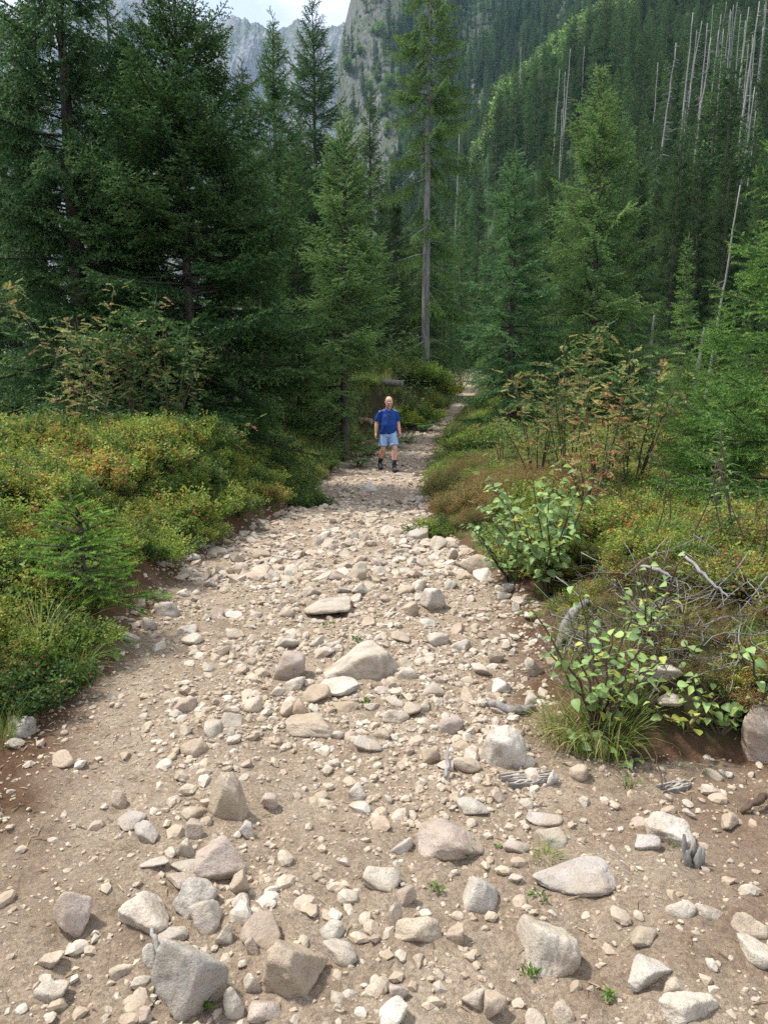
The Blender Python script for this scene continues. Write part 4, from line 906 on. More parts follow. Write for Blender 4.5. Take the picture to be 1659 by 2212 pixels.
# x0 y0 x1 y1 on the photo, colour, character (r round, a angular, f flat slab, e half buried), description
ROCKS = [
 (338, 2015, 497, 2212, 'dgrey', 'a', 'big grey angular boulder with dark cracked side at the bottom left'),
 (570, 2020, 712, 2167, 'brown', 'a', 'big brownish blocky boulder at the bottom, right of the grey cracked one'),
 (440, 1667, 542, 1787, 'tan', 'a', 'upright pointed tan boulder standing alone in the rubble at left'),
 (430, 1807, 540, 1912, 'purple', 'a', 'dusky purple-pink rock in the left rubble line'),
 (260, 1937, 375, 2017, 'pale', 'r', 'speckled oval boulder lying left of the round grey one'),
 (122, 1932, 207, 2030, 'pink', 'a', 'pale pinkish stone lying alone on bare earth at lower left'),
 (377, 1905, 470, 1992, 'grey', 'r', 'round grey stone right of the speckled oval boulder'),
 (405, 1947, 480, 2022, 'grey', 'r', 'tilted long grey stone leaning on the round grey one'),
 (360, 1850, 440, 1897, 'green', 'f', 'flat greenish slab just left of the purple-pink rock'),
 (357, 1877, 437, 1927, 'pink', 'f', 'flat pinkish slab under the greenish slab'),
 (307, 1850, 370, 1882, 'grey', 'f', 'thin pointed slab left of the greenish slab'),
 (497, 1877, 542, 1945, 'tan', 'a', 'small upright tan block below the purple-pink rock'),
 (390, 1737, 447, 1775, 'tan', 'f', 'tan slab leaning at the left foot of the upright pointed boulder'),
 (565, 1707, 602, 1752, 'pink', 'a', 'reddish-tan stone to the right of the upright pointed boulder'),
 (237, 1705, 276, 1748, 'tan', 'a', 'tan stone lying alone on the sand at left'),
 (783, 1867, 868, 1935, 'pale', 'a', 'pale boulder with a shadowed underside in the lower middle'),
 (750, 1685, 795, 1732, 'pale', 'r', 'pale worn stone in the middle, upper of a touching pair'),
 (752, 1730, 802, 1762, 'white', 'f', 'whitish flat stone in the middle, lower of a touching pair'),
 (385, 1815, 422, 1857, 'pale', 'r', 'pale lump of stone above the greenish slab'),
 (307, 2040, 345, 2102, 'grey', 'a', 'narrow stone propped against the left side of the grey cracked boulder'),
 (482, 2122, 532, 2212, 'pale', 'a', 'long pale stone wedged right of the grey cracked boulder'),
 (525, 2097, 570, 2142, 'pale', 'r', 'round whitish stone between the two big bottom boulders'),
 (530, 2030, 562, 2070, 'pink', 'a', 'pinkish stone touching the left of the brownish boulder'),
 (465, 2002, 505, 2047, 'pale', 'a', 'pale cube-like stone above the gap of the two bottom boulders'),
 (537, 2160, 612, 2212, 'pink', 'a', 'pinkish stone cut by the bottom edge under the brownish boulder'),
 (402, 1772, 442, 1815, 'pink', 'a', 'pinkish stone under the leaning tan slab'),
 (520, 1777, 550, 1815, 'grey', 'r', 'grey stone in the hollow right of the upright pointed boulder'),
 (900, 1755, 1045, 1860, 'pink', 'f', 'large flat pinkish triangular slab right of the middle'),
 (982, 1855, 1082, 1975, 'grey', 'e', 'half-buried rounded grey-tan boulder below the pinkish triangular slab'),
 (1145, 1837, 1330, 1935, 'lilac', 'f', 'broad flat lilac-grey slab sunk in the path at right'),
 (1120, 1957, 1240, 2110, 'pale', 'e', 'large half-buried curved pale boulder below the lilac slab'),
 (1340, 2062, 1450, 2145, 'grey', 'a', 'grey boulder at the lower right beside a tan stone'),
 (1395, 1760, 1490, 1830, 'white', 'r', 'whitish speckled boulder at right above the bare earth'),
 (1365, 1792, 1422, 1840, 'lilac', 'a', 'lilac-grey stone touching the left of the whitish speckled boulder'),
 (1430, 2107, 1480, 2160, 'tan', 'a', 'tan stone against the right side of the lower right grey boulder'),
 (1085, 1790, 1142, 1852, 'lilac', 'f', 'small grey slab between the pinkish triangle and the lilac slab'),
 (1420, 2167, 1555, 2212, 'pale', 'e', 'buried pale rock top at the bottom edge on the right'),
 (1434, 1945, 1505, 1987, 'pale', 'e', 'sunken pale rock at lower right, left of a pair'),
 (1500, 1950, 1565, 1985, 'pale', 'e', 'sunken pale rock at lower right, right of a pair'),
 (985, 1715, 1057, 1762, 'grey', 'f', 'flat grey slab above the pinkish triangular slab'),
 (1230, 1652, 1275, 1692, 'tan', 'a', 'tan wedge stone near the foot of the right bank'),
 (1588, 1515, 1690, 1670, 'pink', 'a', 'big dark pinkish boulder cut by the right edge'),
 (835, 1945, 875, 2010, 'pale', 'a', 'upright pale wedge below the pale boulder in the lower middle'),
 (855, 1912, 900, 1960, 'pink', 'r', 'rounded stone between the pale wedge and the half-buried boulder'),
 (962, 2000, 1002, 2047, 'brown', 'a', 'long brown stone below the half-buried grey-tan boulder'),
 (840, 2120, 885, 2167, 'pink', 'a', 'pinkish block near the bottom edge in the middle'),
 (1042, 2155, 1092, 2210, 'tan', 'a', 'tan block at the bottom edge below the curved boulder'),
 (1135, 1755, 1212, 1785, 'lilac', 'f', 'thin bluish-grey slab above the lilac slab'),
 (1190, 2155, 1237, 2212, 'tan', 'e', 'ochre stone at the bottom edge right of the tan block'),
 (1557, 1762, 1597, 1802, 'tan', 'a', 'orange-stained stone on dark earth at the right'),
 (910, 1610, 952, 1655, 'brown', 'a', 'brown boulder beside the upright broken stick'),
 (682, 1392, 868, 1474, 'pale', 'e', 'broad pale dome of half-buried rock in the middle of the path'),
 (590, 1407, 662, 1475, 'purple', 'a', 'purplish-grey angular rock at the left of the pale dome'),
 (690, 1465, 777, 1505, 'white', 'f', 'white flat stone in front of the pale dome'),
 (592, 1372, 647, 1405, 'pale', 'r', 'flat oval stone behind the purplish-grey rock'),
 (617, 1462, 662, 1492, 'pale', 'r', 'smooth pale cobble under the purplish-grey rock'),
 (527, 1505, 567, 1540, 'tan', 'r', 'round tan stone left of the brown wedge in mid path'),
 (605, 1512, 650, 1547, 'tan', 'r', 'tan rounded stone behind the brown wedge in mid path'),
 (632, 1515, 667, 1557, 'brown', 'a', 'brown wedge of stone above the flat tan slab'),
 (615, 1532, 725, 1595, 'tan', 'f', 'flat tan slab below the brown wedge in mid path'),
 (655, 1292, 762, 1337, 'grey', 'f', 'flat whitish-grey slab behind the pale dome'),
 (752, 1212, 795, 1257, 'pale', 'a', 'pale pointed stone in the middle distance of the path'),
 (755, 1260, 797, 1287, 'grey', 'r', 'grey-white block under the pale pointed stone'),
 (392, 1367, 440, 1397, 'pale', 'a', 'pale stone on the left half of the path level with the dome'),
 (337, 1297, 393, 1337, 'lilac', 'r', 'bluish-grey stone at the left edge of the path'),
 (305, 1332, 340, 1365, 'grey', 'a', 'angular grey stone below the bluish-grey edge stone'),
 (325, 1382, 362, 1407, 'white', 'a', 'white stone at the left path edge below the angular grey one'),
 (0, 1542, 77, 1592, 'grey', 'e', 'grey boulder cut by the left edge at the foot of the bank'),
 (442, 1250, 467, 1270, 'dgrey', 'r', 'small dark grey stone at the left side far up the path'),
 (542, 1224, 585, 1245, 'tan', 'f', 'flat tan stone left on the path behind the slab'),
 (942, 1540, 1002, 1587, 'purple', 'r', 'purplish rounded stone left of the large white boulder'),
 (1040, 1562, 1135, 1670, 'white', 'a', 'large white boulder at the right side of the path below the root'),
 (870, 1520, 912, 1552, 'tan', 'a', 'tan stone between the dome and the purplish rounded stone'),
 (992, 1202, 1075, 1242, 'tan', 'r', 'brown and tan boulder at the right path edge by the willow'),
 (1022, 1232, 1070, 1255, 'white', 'f', 'white flat stone in front of the brown and tan edge boulder'),
 (922, 1362, 972, 1397, 'grey', 'r', 'light grey rounded stone on the right side of the path'),
 (907, 1272, 962, 1327, 'grey', 'a', 'grey slanted stone in the right-hand heap'),
 (870, 1302, 905, 1337, 'tan', 'a', 'tan block at the left of the right-hand heap'),
 (1072, 1275, 1105, 1297, 'grey', 'r', 'small grey stone in the grass at the right path edge'),
 (887, 1252, 922, 1280, 'pale', 'r', 'pale stone topping the right-hand heap'),
 (880, 1142, 930, 1167, 'lilac', 'f', 'grey slab at the right path edge below the heather'),
 (927, 1160, 967, 1192, 'pale', 'a', 'pale block at the right path edge below the heather'),
 (963, 1184, 990, 1213, 'pale', 'a', 'pale stone at the corner of the right path edge'),
 (1372, 1445, 1462, 1502, 'pale', 'a', 'pale boulder under the dead twigs on the right bank'),
 (1417, 1510, 1472, 1547, 'pale', 'a', 'whitish stone below the boulder on the right bank'),
 (1132, 1417, 1175, 1467, 'pale', 'a', 'pale blocky stone at the foot of the right bank'),
 (1230, 1157, 1292, 1180, 'grey', 'e', 'grey boulder top among the bilberries right of the willow'),
 (1052, 1400, 1092, 1437, 'tan', 'a', 'tan stone on brown earth right of the path middle'),
 (975, 1627, 1037, 1672, 'tan', 'r', 'rounded tan stone left of the large white boulder foot'),
 (295, 2172, 332, 2212, 'pink', 'a', 'pink stone at the bottom edge left of the grey cracked boulder'),
 (775, 1047, 815, 1064, 'white', 'r', 'white stone on the path just in front of the walker'),
 (1180, 1670, 1207, 1705, 'grey', 'a', 'grey stone lying on the rotten plank'),
 (1097, 1872, 1130, 1915, 'white', 'f', 'narrow white stone left of the lilac slab'),
 (690, 1985, 745, 2030, 'grey', 'e', 'sunken grey stone behind the brownish boulder'),
]
rock_xy = []
GR = 'larger stones lying on the path'
for i, (x0, y0, x1, y1, c, ch, lab) in enumerate(ROCKS):
    cx = (x0 + x1) / 2
    g = ground_hit(cx, y1 - (y1 - y0) * .12); rr = np.linalg.norm(g - [0, 0, CAMZ])
    d = ray(cx, y1); depr = math.atan2(-d[2], d[1]); sc = rr / math.sqrt(1 + ((cx - CX) ** 2 + (y1 - CY) ** 2) / FPX ** 2) / FPX
    w = (x1 - x0) * sc; hh = (y1 - y0) * sc
    dep = w * {'r': .85, 'a': .85, 'f': .95, 'e': 1.0}[ch]
    z = (hh - dep * math.sin(depr) * .8) / math.cos(depr)
    z = min(max(z, (.16 if ch == 'f' else .42) * w), 1.15 * w)
    if ch == 'f': dep = min(max(hh - z * math.cos(depr), .4 * w) / max(math.sin(depr), .15), 1.6 * w); z = min(z, .35 * w)
    if ch == 'e': dep = min(max((hh - z * .5) / max(math.sin(depr), .15), .6 * w), 1.2 * w); z *= .75
    sub = 5 if (x1 - x0) > 85 else 4
    rg_ = {'r': dict(npl=11, pw=12, amp=.14), 'a': dict(npl=10, pw=36, amp=.10, lo=.48), 'f': dict(npl=10, pw=16, amp=.08), 'e': dict(npl=10, pw=12, amp=.13)}[ch]
    V, F = rock_shape(500 + i, sub, **rg_)
    if i == 1: V[:, 2] *= -1; F = F[:, ::-1]
    if lab.startswith('upright'):                      # upright stones taper upward
        k = 1 - .30 * np.clip(V[:, 2], -1, 1); V[:, 0] *= k / k.max() * 1.05; V[:, 1] *= k / k.max()
    bury = {'r': .30, 'a': .27, 'f': .36, 'e': .54}[ch]
    tot = z / (1 - bury); V = V * np.array([w / 2, dep / 2, tot / 2])
    rg = np.random.default_rng(i); 
    tx, ty = rg.normal(0, .10, 2); Rm = np.array(Matrix.Rotation(tx, 3, 'X') @ Matrix.Rotation(ty, 3, 'Y')); V = V @ Rm.T
    yc = g[1] + dep * .30; xc = g[0] * yc / g[1] if g[1] else g[0]
    gz = min(Hs(xc, yc), g[2] + .05)
    me = mesh_np('stone', V, F, [M['stone']], smooth=True)
    o = obj('stone', me, loc=(xc, yc, gz + tot / 2 - bury * tot)); cc = np.array(C[c]) * rg.uniform(.92, 1.08); o.color = (*cc, 1)
    tag(o, lab, 'stone', GR); rock_xy.append((xc, yc, max(w, dep) / 2, lab))
RX = np.array([r[:3] for r in rock_xy])

def stone_col(rg, n):
    pal = np.array([C['pale'], C['pale'], C['white'], C['tan'], C['grey'], C['tan'], C['pink'], C['grey'], C['brown'], C['pale']]); k = rg.integers(0, len(pal), n)
    return np.clip(pal[k] * rg.uniform(.8, 1.12, (n, 1)) * rg.uniform(.985, 1.015, (n, 3)), 0, .8), k
def density(x, y):
    """how thickly rubble lies (1 = packed)"""
    px, py = to_px(np.stack([x, y, np.zeros_like(x)], 1))
    def g(cx, cy, sx, sy): return np.exp(-((px - cx) / sx) ** 2 - ((py - cy) / sy) ** 2)
    up = np.where(py < 1330, .95, 0) * (.45 + .55 * sstep(0.0, .5, (x - xl(y)) / (xr(y) - xl(y))))
    d = .22 + 1.1 * g(640, 1450, 220, 130) + 1.0 * g(800, 1530, 280, 150) + .6 * g(980, 1480, 130, 120) + .75 * g(440, 1830, 120, 160) + .55 * g(520, 1700, 130, 110) + .75 * g(540, 2120, 140, 120) \
        + .85 * g(960, 2140, 150, 110) + .5 * g(1000, 1700, 200, 90) + .35 * g(1150, 1700, 160, 80) + .25 * g(250, 2150, 130, 90) + .5 * g(900, 1300, 120, 120) + .35 * g(480, 1400, 150, 120) + up + .45 * g(750, 1250, 300, 100)
    clump = np.clip(.65 + 1.5 * fbm2(x * 2.2, y * 2.2, 131, 3), .05, 1.5)
    return np.clip(d * clump, 0, 1.2)
def sample_path(rg, n, y0, y1, power=1.0):
    y = y0 + (y1 - y0) * rg.random(n) ** power; a, b = xl(y) - .12, np.minimum(xr(y) + .1, 2.6 + 0 * y); x = a + (b - a) * rg.random(n); return x, y
def free(x, y, r):
    d = np.hypot(x[:, None] - RX[None, :, 0], y[:, None] - RX[None, :, 1]); return (d > RX[None, :, 2] * .85 + r[:, None] * .6).all(1)

STOPW = ('at', 'the', 'of', 'a', 'in', 'and', 'with', 'left', 'right', 'under', 'lying', 'just', 'to', 'by', 'below', 'above', 'standing', 'against', 'between', 'top', 'on', 'near', 'behind', 'beside', 'its', 'cut', 'touching', 'leaning')
# ---- countable loose stones: 200 largest of the rest, each its own object
rg = np.random.default_rng(91)
smesh = []
for k in range(12):
    V, F = rock_shape(900 + k, 4, npl=9 if k % 3 else 8, pw=(36, 16, 28)[k % 3], amp=.13, lo=.5); smesh.append(mesh_np('loose_stone', V * np.array([1, .8, .62]) * .5, F, [M['stone']], smooth=True))
x, y = sample_path(rg, 5000, 1.7, 9.0, 1.7); r = rg.uniform(.024, .060, 5000) * (1 + .09 * y); keep = (rg.random(5000) < density(x, y)) & free(x, y, r); x, y, r = x[keep], y[keep], r[keep]
sel = []
for i in range(len(x)):
    if all((x[i] - x[j]) ** 2 + (y[i] - y[j]) ** 2 > (r[i] + r[j]) ** 2 * .8 for j in sel): sel.append(i)
    if len(sel) >= 208: break
cols, ck = stone_col(rg, len(sel)); cn = ['beige', 'beige', 'white', 'tan', 'grey', 'tan', 'pinkish', 'grey', 'brown', 'beige']
for n_, i in enumerate(sel):
    s = r[i] * 2; z = Hs(x[i], y[i])
    o = obj('loose_stone', smesh[int(rg.integers(0, 12))], loc=(x[i], y[i], z + s * .62 * .5 * .22), rz=rg.uniform(0, 6.28), scale=(s * rg.uniform(.85, 1.25), s * rg.uniform(.85, 1.2), s * rg.uniform(.75, 1.2)))
    o.rotation_euler = (rg.normal(0, .25), rg.normal(0, .25), rg.uniform(0, 6.28)); o.color = (*cols[n_], 1)
    dd = np.hypot(RX[:, 0] - x[i], RX[:, 1] - y[i]); lab = None
    for j in np.argsort(dd)[:9]:
        dx, dy = x[i] - RX[j, 0], y[i] - RX[j, 1]
        side = ('right of' if dx > 0 else 'left of') if abs(dx) > abs(dy) else ('just behind' if dy > 0 else 'just in front of')
        words = rock_xy[j][3].split(); short = words[:6]
        while short[-1] in STOPW: short = short[:-1]
        c_ = '%s %s loose stone %s the %s' % ('small' if s < .09 else 'fist-sized', cn[ck[n_]], side, ' '.join(short))
        lab = lab or c_
        if c_ not in _used: lab = c_; _used.add(c_); break
    tag(o, lab, 'stone', 'small loose stones on the path')
SX = np.array([(x[i], y[i], r[i]) for i in sel])
RX = np.vstack([RX, SX])

# ---- rubble and gravel that nobody could count
def gravel(name, n, y0, y1, rmin, rmax, sub, power, seed, label, flat=.62, base_d=0.0, rpow=2.2, scale_y=.0, offpath=0, dust=0.0):
    rg = np.random.default_rng(seed); x, y = sample_path(rg, n, y0, y1, power)
    if offpath:
        x = x + rg.normal(0, offpath, n)
    r = rmin + (rmax - rmin) * rg.random(n) ** rpow; r = r * (1 + scale_y * np.maximum(y - 5, 0))
    keep = rg.random(n) < np.maximum(density(x, y), base_d); x, y, r = x[keep], y[keep], r[keep]
    d2 = np.ones(len(x), bool)
    for c0 in range(0, len(x), 4000): d2[c0:c0 + 4000] = free(x[c0:c0 + 4000], y[c0:c0 + 4000], r[c0:c0 + 4000])
    x, y, r = x[d2], y[d2], r[d2]
    n = len(x); z = H(x, y); cols, _ = stone_col(rg, n); cols = cols * (1 - dust) + np.array((.40, .315, .23)) * dust; VV, FF, CC = [], [], []; off = 0
    kk = rg.integers(0, 10, n)
    for k in range(10):
        T, F = rock_shape(seed * 10 + k, sub, npl=7, pw=40, amp=.14, lo=.5); T = T * np.array([1, .78, flat])
        m = kk == k; c = m.sum()
        if not c: continue
        d = rg.normal(0, .28, (c, 3)); a = rg.uniform(0, 6.28, c); d[:, 0] = np.cos(a); d[:, 1] = np.sin(a)
        V = place(T, frames(d, rg.normal(0, .3, c)), np.stack([x[m], y[m], z[m] + r[m] * flat * .22], 1), r[m] * rg.uniform(.8, 1.25, c))
        VV.append(V); FF.append(tilef(F, c, len(T)) + off); off += len(V); CC.append(np.repeat(cols[m], len(T), 0))
    me = mesh_np(name, np.vstack(VV), np.vstack(FF), [M['gravel']], col=np.vstack(CC), smooth=False)
    return tag(obj(name, me), label, 'gravel', kind='stuff')
gravel('rubble', 6400, 1.5, 9.0, .016, .044, 2, 1.35, 61, 'loose rubble of palm-sized stones spread along the path', rpow=2.2, flat=.6, dust=.25)
gravel('chippings', 16000, 1.4, 10.0, .009, .022, 1, 1.45, 64, 'angular stone chippings between the larger stones of the path', rpow=1.5, flat=.6, base_d=.20, dust=.5)
gravel('far_rubble', 9000, 6.5, 32, .014, .085, 1, 1.5, 62, 'grey rubble paving the path around the walker', rpow=3.2, base_d=.40, flat=.45, dust=.3)
gravel('gravel', 19000, 1.3, 6.5, .004, .010, 1, 1.5, 63, 'fine gravel and grit scattered over the sandy path', base_d=.35, rpow=1.8, dust=.6)
# ---- needles, straw and bark bits lying about
rg = np.random.default_rng(66); n = 4200; x, y = sample_path(rg, n, 1.4, 9, 1.4); e_ = rg.random(n) < .55; x = np.where(e_, np.where(rg.random(n) < .5, xl(y) + rg.normal(.05, .4, n), xr(y) + rg.normal(.1, .5, n)), x); x = np.minimum(x, 2.5)
T = np.array([[-.5, -.05, 0], [.5, -.03, .03], [.5, .03, .03], [-.5, .05, 0], [0, 0, .09]]); a = rg.uniform(0, 6.28, n); d = np.stack([np.cos(a), np.sin(a), rg.normal(0, .12, n)], 1)
V = place(T, frames(d, rg.normal(0, .5, n)), np.stack([x, y, H(x, y) + .004], 1), rg.uniform(.012, .055, n)); F = tilef(np.array([[0, 1, 4], [1, 2, 4], [2, 3, 4], [3, 0, 4]]), n, 5)
cc = np.array([(.16, .09, .05), (.30, .20, .11), (.42, .33, .20), (.10, .07, .05)])[rg.integers(0, 4, n)]
tag(obj('litter', mesh_np('litter', V, F, [M['gravel']], col=np.repeat(cc, 5, 0))), 'brown needles, straw and bark bits littering the path edges', 'litter', kind='stuff')
# ================================================================ plants
def leaf_quads(pos, d, ln, wd, rg, droop=0.0, roll=.7):
    """flat rhombic leaves: pos (n,3) base, d direction, length, width"""
    T = np.array([[0, 0, 0], [.45, -.5, .04], [1, 0, -droop], [.45, .5, .04]]); n = len(pos)
    sc = np.stack([ln, wd, ln], 1); V = place(T, frames(d, rg.normal(0, roll, n)), pos, sc)
    return V, tilef(np.array([[0, 1, 2, 3]]), n, 4)
def bush_mesh(name, seed, rad, h, ns, nl, ls, mat, vmean, vsd, red, stem=True, wr=.62):
    # a mound of separate leafy clumps of unequal height, with gaps between
    rg = np.random.default_rng(seed); nc = 17; ca = 2.4 * np.arange(nc); cr = rad * .92 * np.sqrt((np.arange(nc) + .5) / nc); cc = np.stack([cr * np.cos(ca), cr * np.sin(ca)], 1) + rg.normal(0, .04, (nc, 2))
    ch = h * (1 - .55 * (cr / rad) ** 2) * rg.uniform(.68, 1.22, nc); cw = rad * rg.uniform(.20, .34, nc); cv = rg.normal(0, vsd, nc)
    kc = rg.integers(0, nc, ns); a = rg.uniform(0, 6.28, ns); rr = cw[kc] * np.sqrt(rg.random(ns)); f_ = rr / cw[kc]
    root = np.zeros((ns, 3)); root[:, :2] = cc[kc] * .8 + np.stack([rr * np.cos(a), rr * np.sin(a)], 1) * .45; root[:, 2] = -.04
    tip = np.zeros((ns, 3)); tip[:, :2] = cc[kc] * 1.08 + np.stack([rr * np.cos(a), rr * np.sin(a)], 1) * 1.15; tip[:, 2] = ch[kc] * (1 - .45 * f_ ** 2) * rg.uniform(.75, 1.12, ns)
    k = np.repeat(np.arange(ns), nl); u = rg.uniform(.12, 1, len(k)) ** .75; p = root[k] * (1 - u)[:, None] + tip[k] * u[:, None] + rg.normal(0, .024, (len(k), 3)) * (1.4 - .7 * u)[:, None]
    d = (tip - root)[k] * .6 + rg.normal(0, 1, (len(k), 3)) * .28; d[:, 2] = np.abs(d[:, 2]) * .5 + .02
    V, F = leaf_quads(p, d, ls * rg.uniform(.6, 1.25, len(k)), ls * wr * rg.uniform(.7, 1.1, len(k)), rg, roll=1.0)
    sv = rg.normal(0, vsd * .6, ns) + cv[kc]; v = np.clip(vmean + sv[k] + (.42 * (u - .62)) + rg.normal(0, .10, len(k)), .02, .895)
    redm = rg.random(len(k)) < red * np.where(rg.random(ns) < .35, 2.4, .35)[k]; v[redm] = rg.uniform(.93, 1, redm.sum())
    vv = np.repeat(v, 4)
    m2 = ns // 2; ST = np.zeros((m2, 3, 3)); ST[:, 0] = root[:m2] + [.004, 0, 0]; ST[:, 1] = root[:m2] - [.004, .003, 0]; ST[:, 2] = tip[:m2]
    V2 = ST.reshape(-1, 3); F2 = np.arange(len(V2)).reshape(-1, 3) + len(V)
    return mesh_np(name, np.vstack([V, V2]), [F, F2], [M[mat], M['twigwood']], v=np.concatenate([vv, np.full(len(V2), .3)]), mi=np.r_[np.zeros(len(F), int), np.ones(len(F2), int)])
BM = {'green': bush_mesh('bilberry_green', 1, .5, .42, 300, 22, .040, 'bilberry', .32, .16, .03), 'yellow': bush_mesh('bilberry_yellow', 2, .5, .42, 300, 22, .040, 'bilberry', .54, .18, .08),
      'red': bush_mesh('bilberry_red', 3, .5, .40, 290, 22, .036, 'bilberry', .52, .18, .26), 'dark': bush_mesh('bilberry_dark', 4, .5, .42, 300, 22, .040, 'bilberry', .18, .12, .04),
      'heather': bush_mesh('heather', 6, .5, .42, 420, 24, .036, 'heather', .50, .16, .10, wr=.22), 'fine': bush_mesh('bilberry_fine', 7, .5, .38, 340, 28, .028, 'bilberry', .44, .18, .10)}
GB = 'bilberry bushes on the banks'
BUSH = [(300, 930, 8.6, 1.15, 'yellow', 'bulging yellow-green bilberry bush on the left bank below the rowan saplings'), (420, 900, 10.2, 1.15, 'green', 'rounded green bilberry bush topping the left bank'),
 (520, 930, 11.0, 1.05, 'green', 'dark-edged bilberry bush at the right end of the left bank top'), (625, 960, 12.2, 1.05, 'dark', 'blue-green bilberry bush at the end of the left bank under the dense spruce'),
 (660, 1030, 11.6, .8, 'dark', 'dark green bilberry bush overhanging the path left of the walker'), (560, 1060, 10.2, .85, 'red', 'reddish bilberry bush on the left bank slope'),
 (470, 1060, 9.0, .95, 'green', 'green bilberry bush in the middle of the left bank slope'), (370, 1040, 8.0, 1.0, 'yellow', 'yellow bilberry bush in the middle of the left bank'),
 (270, 1050, 7.0, .9, 'yellow', 'brightest yellow-green bilberry bush at left centre'), (160, 1010, 7.2, 1.1, 'red', 'rusty bilberry bush on the left bank near the leafy sapling'),
 (60, 960, 7.6, 1.2, 'yellow', 'yellowish bilberry bush at the left picture edge, upper'), (40, 1080, 5.6, .9, 'red', 'red-speckled bilberry bush at the left picture edge, middle'),
 (110, 1150, 5.2, .75, 'fine', 'fine-leaved bilberry bush behind the bright young spruce'), (30, 1230, 4.6, .75, 'yellow', 'yellow-green bilberry bush at the left picture edge, lower'),
 (90, 1330, 4.2, .6, 'green', 'green bilberry bush above the left grass tussock'), (20, 1400, 3.7, .65, 'dark', 'dark bilberry bush low at the left picture edge'),
 (320, 1150, 6.6, .75, 'green', 'green bilberry bush at the edge of the bare left bank foot'), (420, 1140, 8.0, .75, 'fine', 'fine green bilberry bush above the dark earth of the left bank'),
 (200, 900, 9.6, 1.2, 'green', 'green bilberry bush among the fireweed at left'), (90, 880, 10.5, 1.3, 'dark', 'dark bilberry bush at the back of the left bank'),
 (1000, 1010, 9.8, .95, 'heather', 'rust-brown heather mound right of the path'), (1065, 1040, 9.2, .95, 'heather', 'larger brown heather mound behind the willow bush'), (1000, 945, 12.0, 1.1, 'heather', 'dull purple-green heather mound farther up the right path edge'),
 (950, 1075, 9.0, .7, 'green', 'green bilberry bush at the right path edge below the heather'), (1080, 960, 12.0, 1.0, 'green', 'green bilberry bush behind the heather mounds'), (1040, 905, 15.0, 1.0, 'green', 'green bush at the right of the far path'),
 (1330, 1160, 6.2, .85, 'red', 'orange-red bilberry bush on top of the right bank'), (1450, 1140, 6.4, .9, 'red', 'rusty bilberry bush before the young spruce on the right bank'), (1570, 1160, 5.8, .9, 'red', 'orange bilberry bush on the right bank near the picture edge'),
 (1640, 1220, 5.0, .8, 'red', 'reddish bilberry bush at the right picture edge'), (1560, 1330, 4.4, .55, 'fine', 'small reddish bilberry bush growing through the dead twigs'), (1640, 1340, 4.3, .6, 'red', 'red bilberry bush low at the right picture edge'),
 (1250, 1180, 6.6, .7, 'fine', 'yellow-green bilberry bush right of the willow'), (1180, 1090, 8.2, .9, 'yellow', 'yellow bilberry bush behind the willow')]
def ray_bush(px, py, Y):
    x = (px - CX) / FPX * Y; return x, Y, Hs(x, Y)
for i, (px, py, Y, s, k, lab) in enumerate(BUSH):
    x, y, z = ray_bush(px, py, Y)
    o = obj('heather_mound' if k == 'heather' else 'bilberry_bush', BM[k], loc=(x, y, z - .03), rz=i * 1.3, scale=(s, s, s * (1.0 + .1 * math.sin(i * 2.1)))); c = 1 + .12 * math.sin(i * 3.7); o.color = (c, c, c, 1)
    tag(o, lab, 'heather' if k == 'heather' else 'bush', GB)
# ground cover between them
def bank_points(side, n, seed, y0=1.8, y1=17, dmin=.22, dmax=5.0):
    rg = np.random.default_rng(seed); y = rg.uniform(y0, y1, n); d = dmin + (dmax - dmin) * rg.random(n) ** 1.25
    x = xl(y) - d if side < 0 else xr(y) + d
    m = pathmask(x, y) > dmin * .7
    return x[m], y[m], d[m], rg
keys = ['green', 'yellow', 'red', 'dark', 'heather', 'fine']; src = [BM[k] for k in keys]
x, y, d, rg = bank_points(-1, 1150, 71, dmin=.30); kind = rg.choice(6, len(x), p=[.30, .26, .14, .12, .03, .15]); s = np.clip(.28 + .30 * d + .02 * y, .3, .95) * rg.uniform(.7, 1.1, len(x))
x2, y2, d2, rg = bank_points(1, 1000, 72, y0=2.4, dmin=.30)
n2 = fbm2(x2 * .9, y2 * .9, 19, 3); kind2 = np.where((y2 > 8) & (d2 < 2), np.where(n2 > -.1, 4, 0), rg.choice(6, len(x2), p=[.14, .17, .36, .06, .05, .22])); s2 = np.clip(.26 + .24 * d2 + .02 * y2, .3, .85) * rg.uniform(.7, 1.1, len(x2))
bare = (y2 < 4.6) & (d2 < .45) & (x2 < 2.0); heap = (x2 > .9) & (x2 < 2.4) & (y2 > 3.2) & (y2 < 4.6); s2 = np.where(heap, s2 * .6, s2); kind2 = np.where(heap, np.where(rg.random(len(x2)) < .5, 4, 2), kind2); x2, y2, kind2, s2 = x2[~bare], y2[~bare], kind2[~bare], s2[~bare]
gc = gn_scatter('bilberry_cover', np.stack([np.r_[x, x2], np.r_[y, y2], H(np.r_[x, x2], np.r_[y, y2]) - .03], 1), np.r_[kind, kind2], np.r_[s, s2], src, tilt=.12)
tag(gc, 'low bilberry and heather cover spreading over both banks', 'ground cover', kind='stuff')

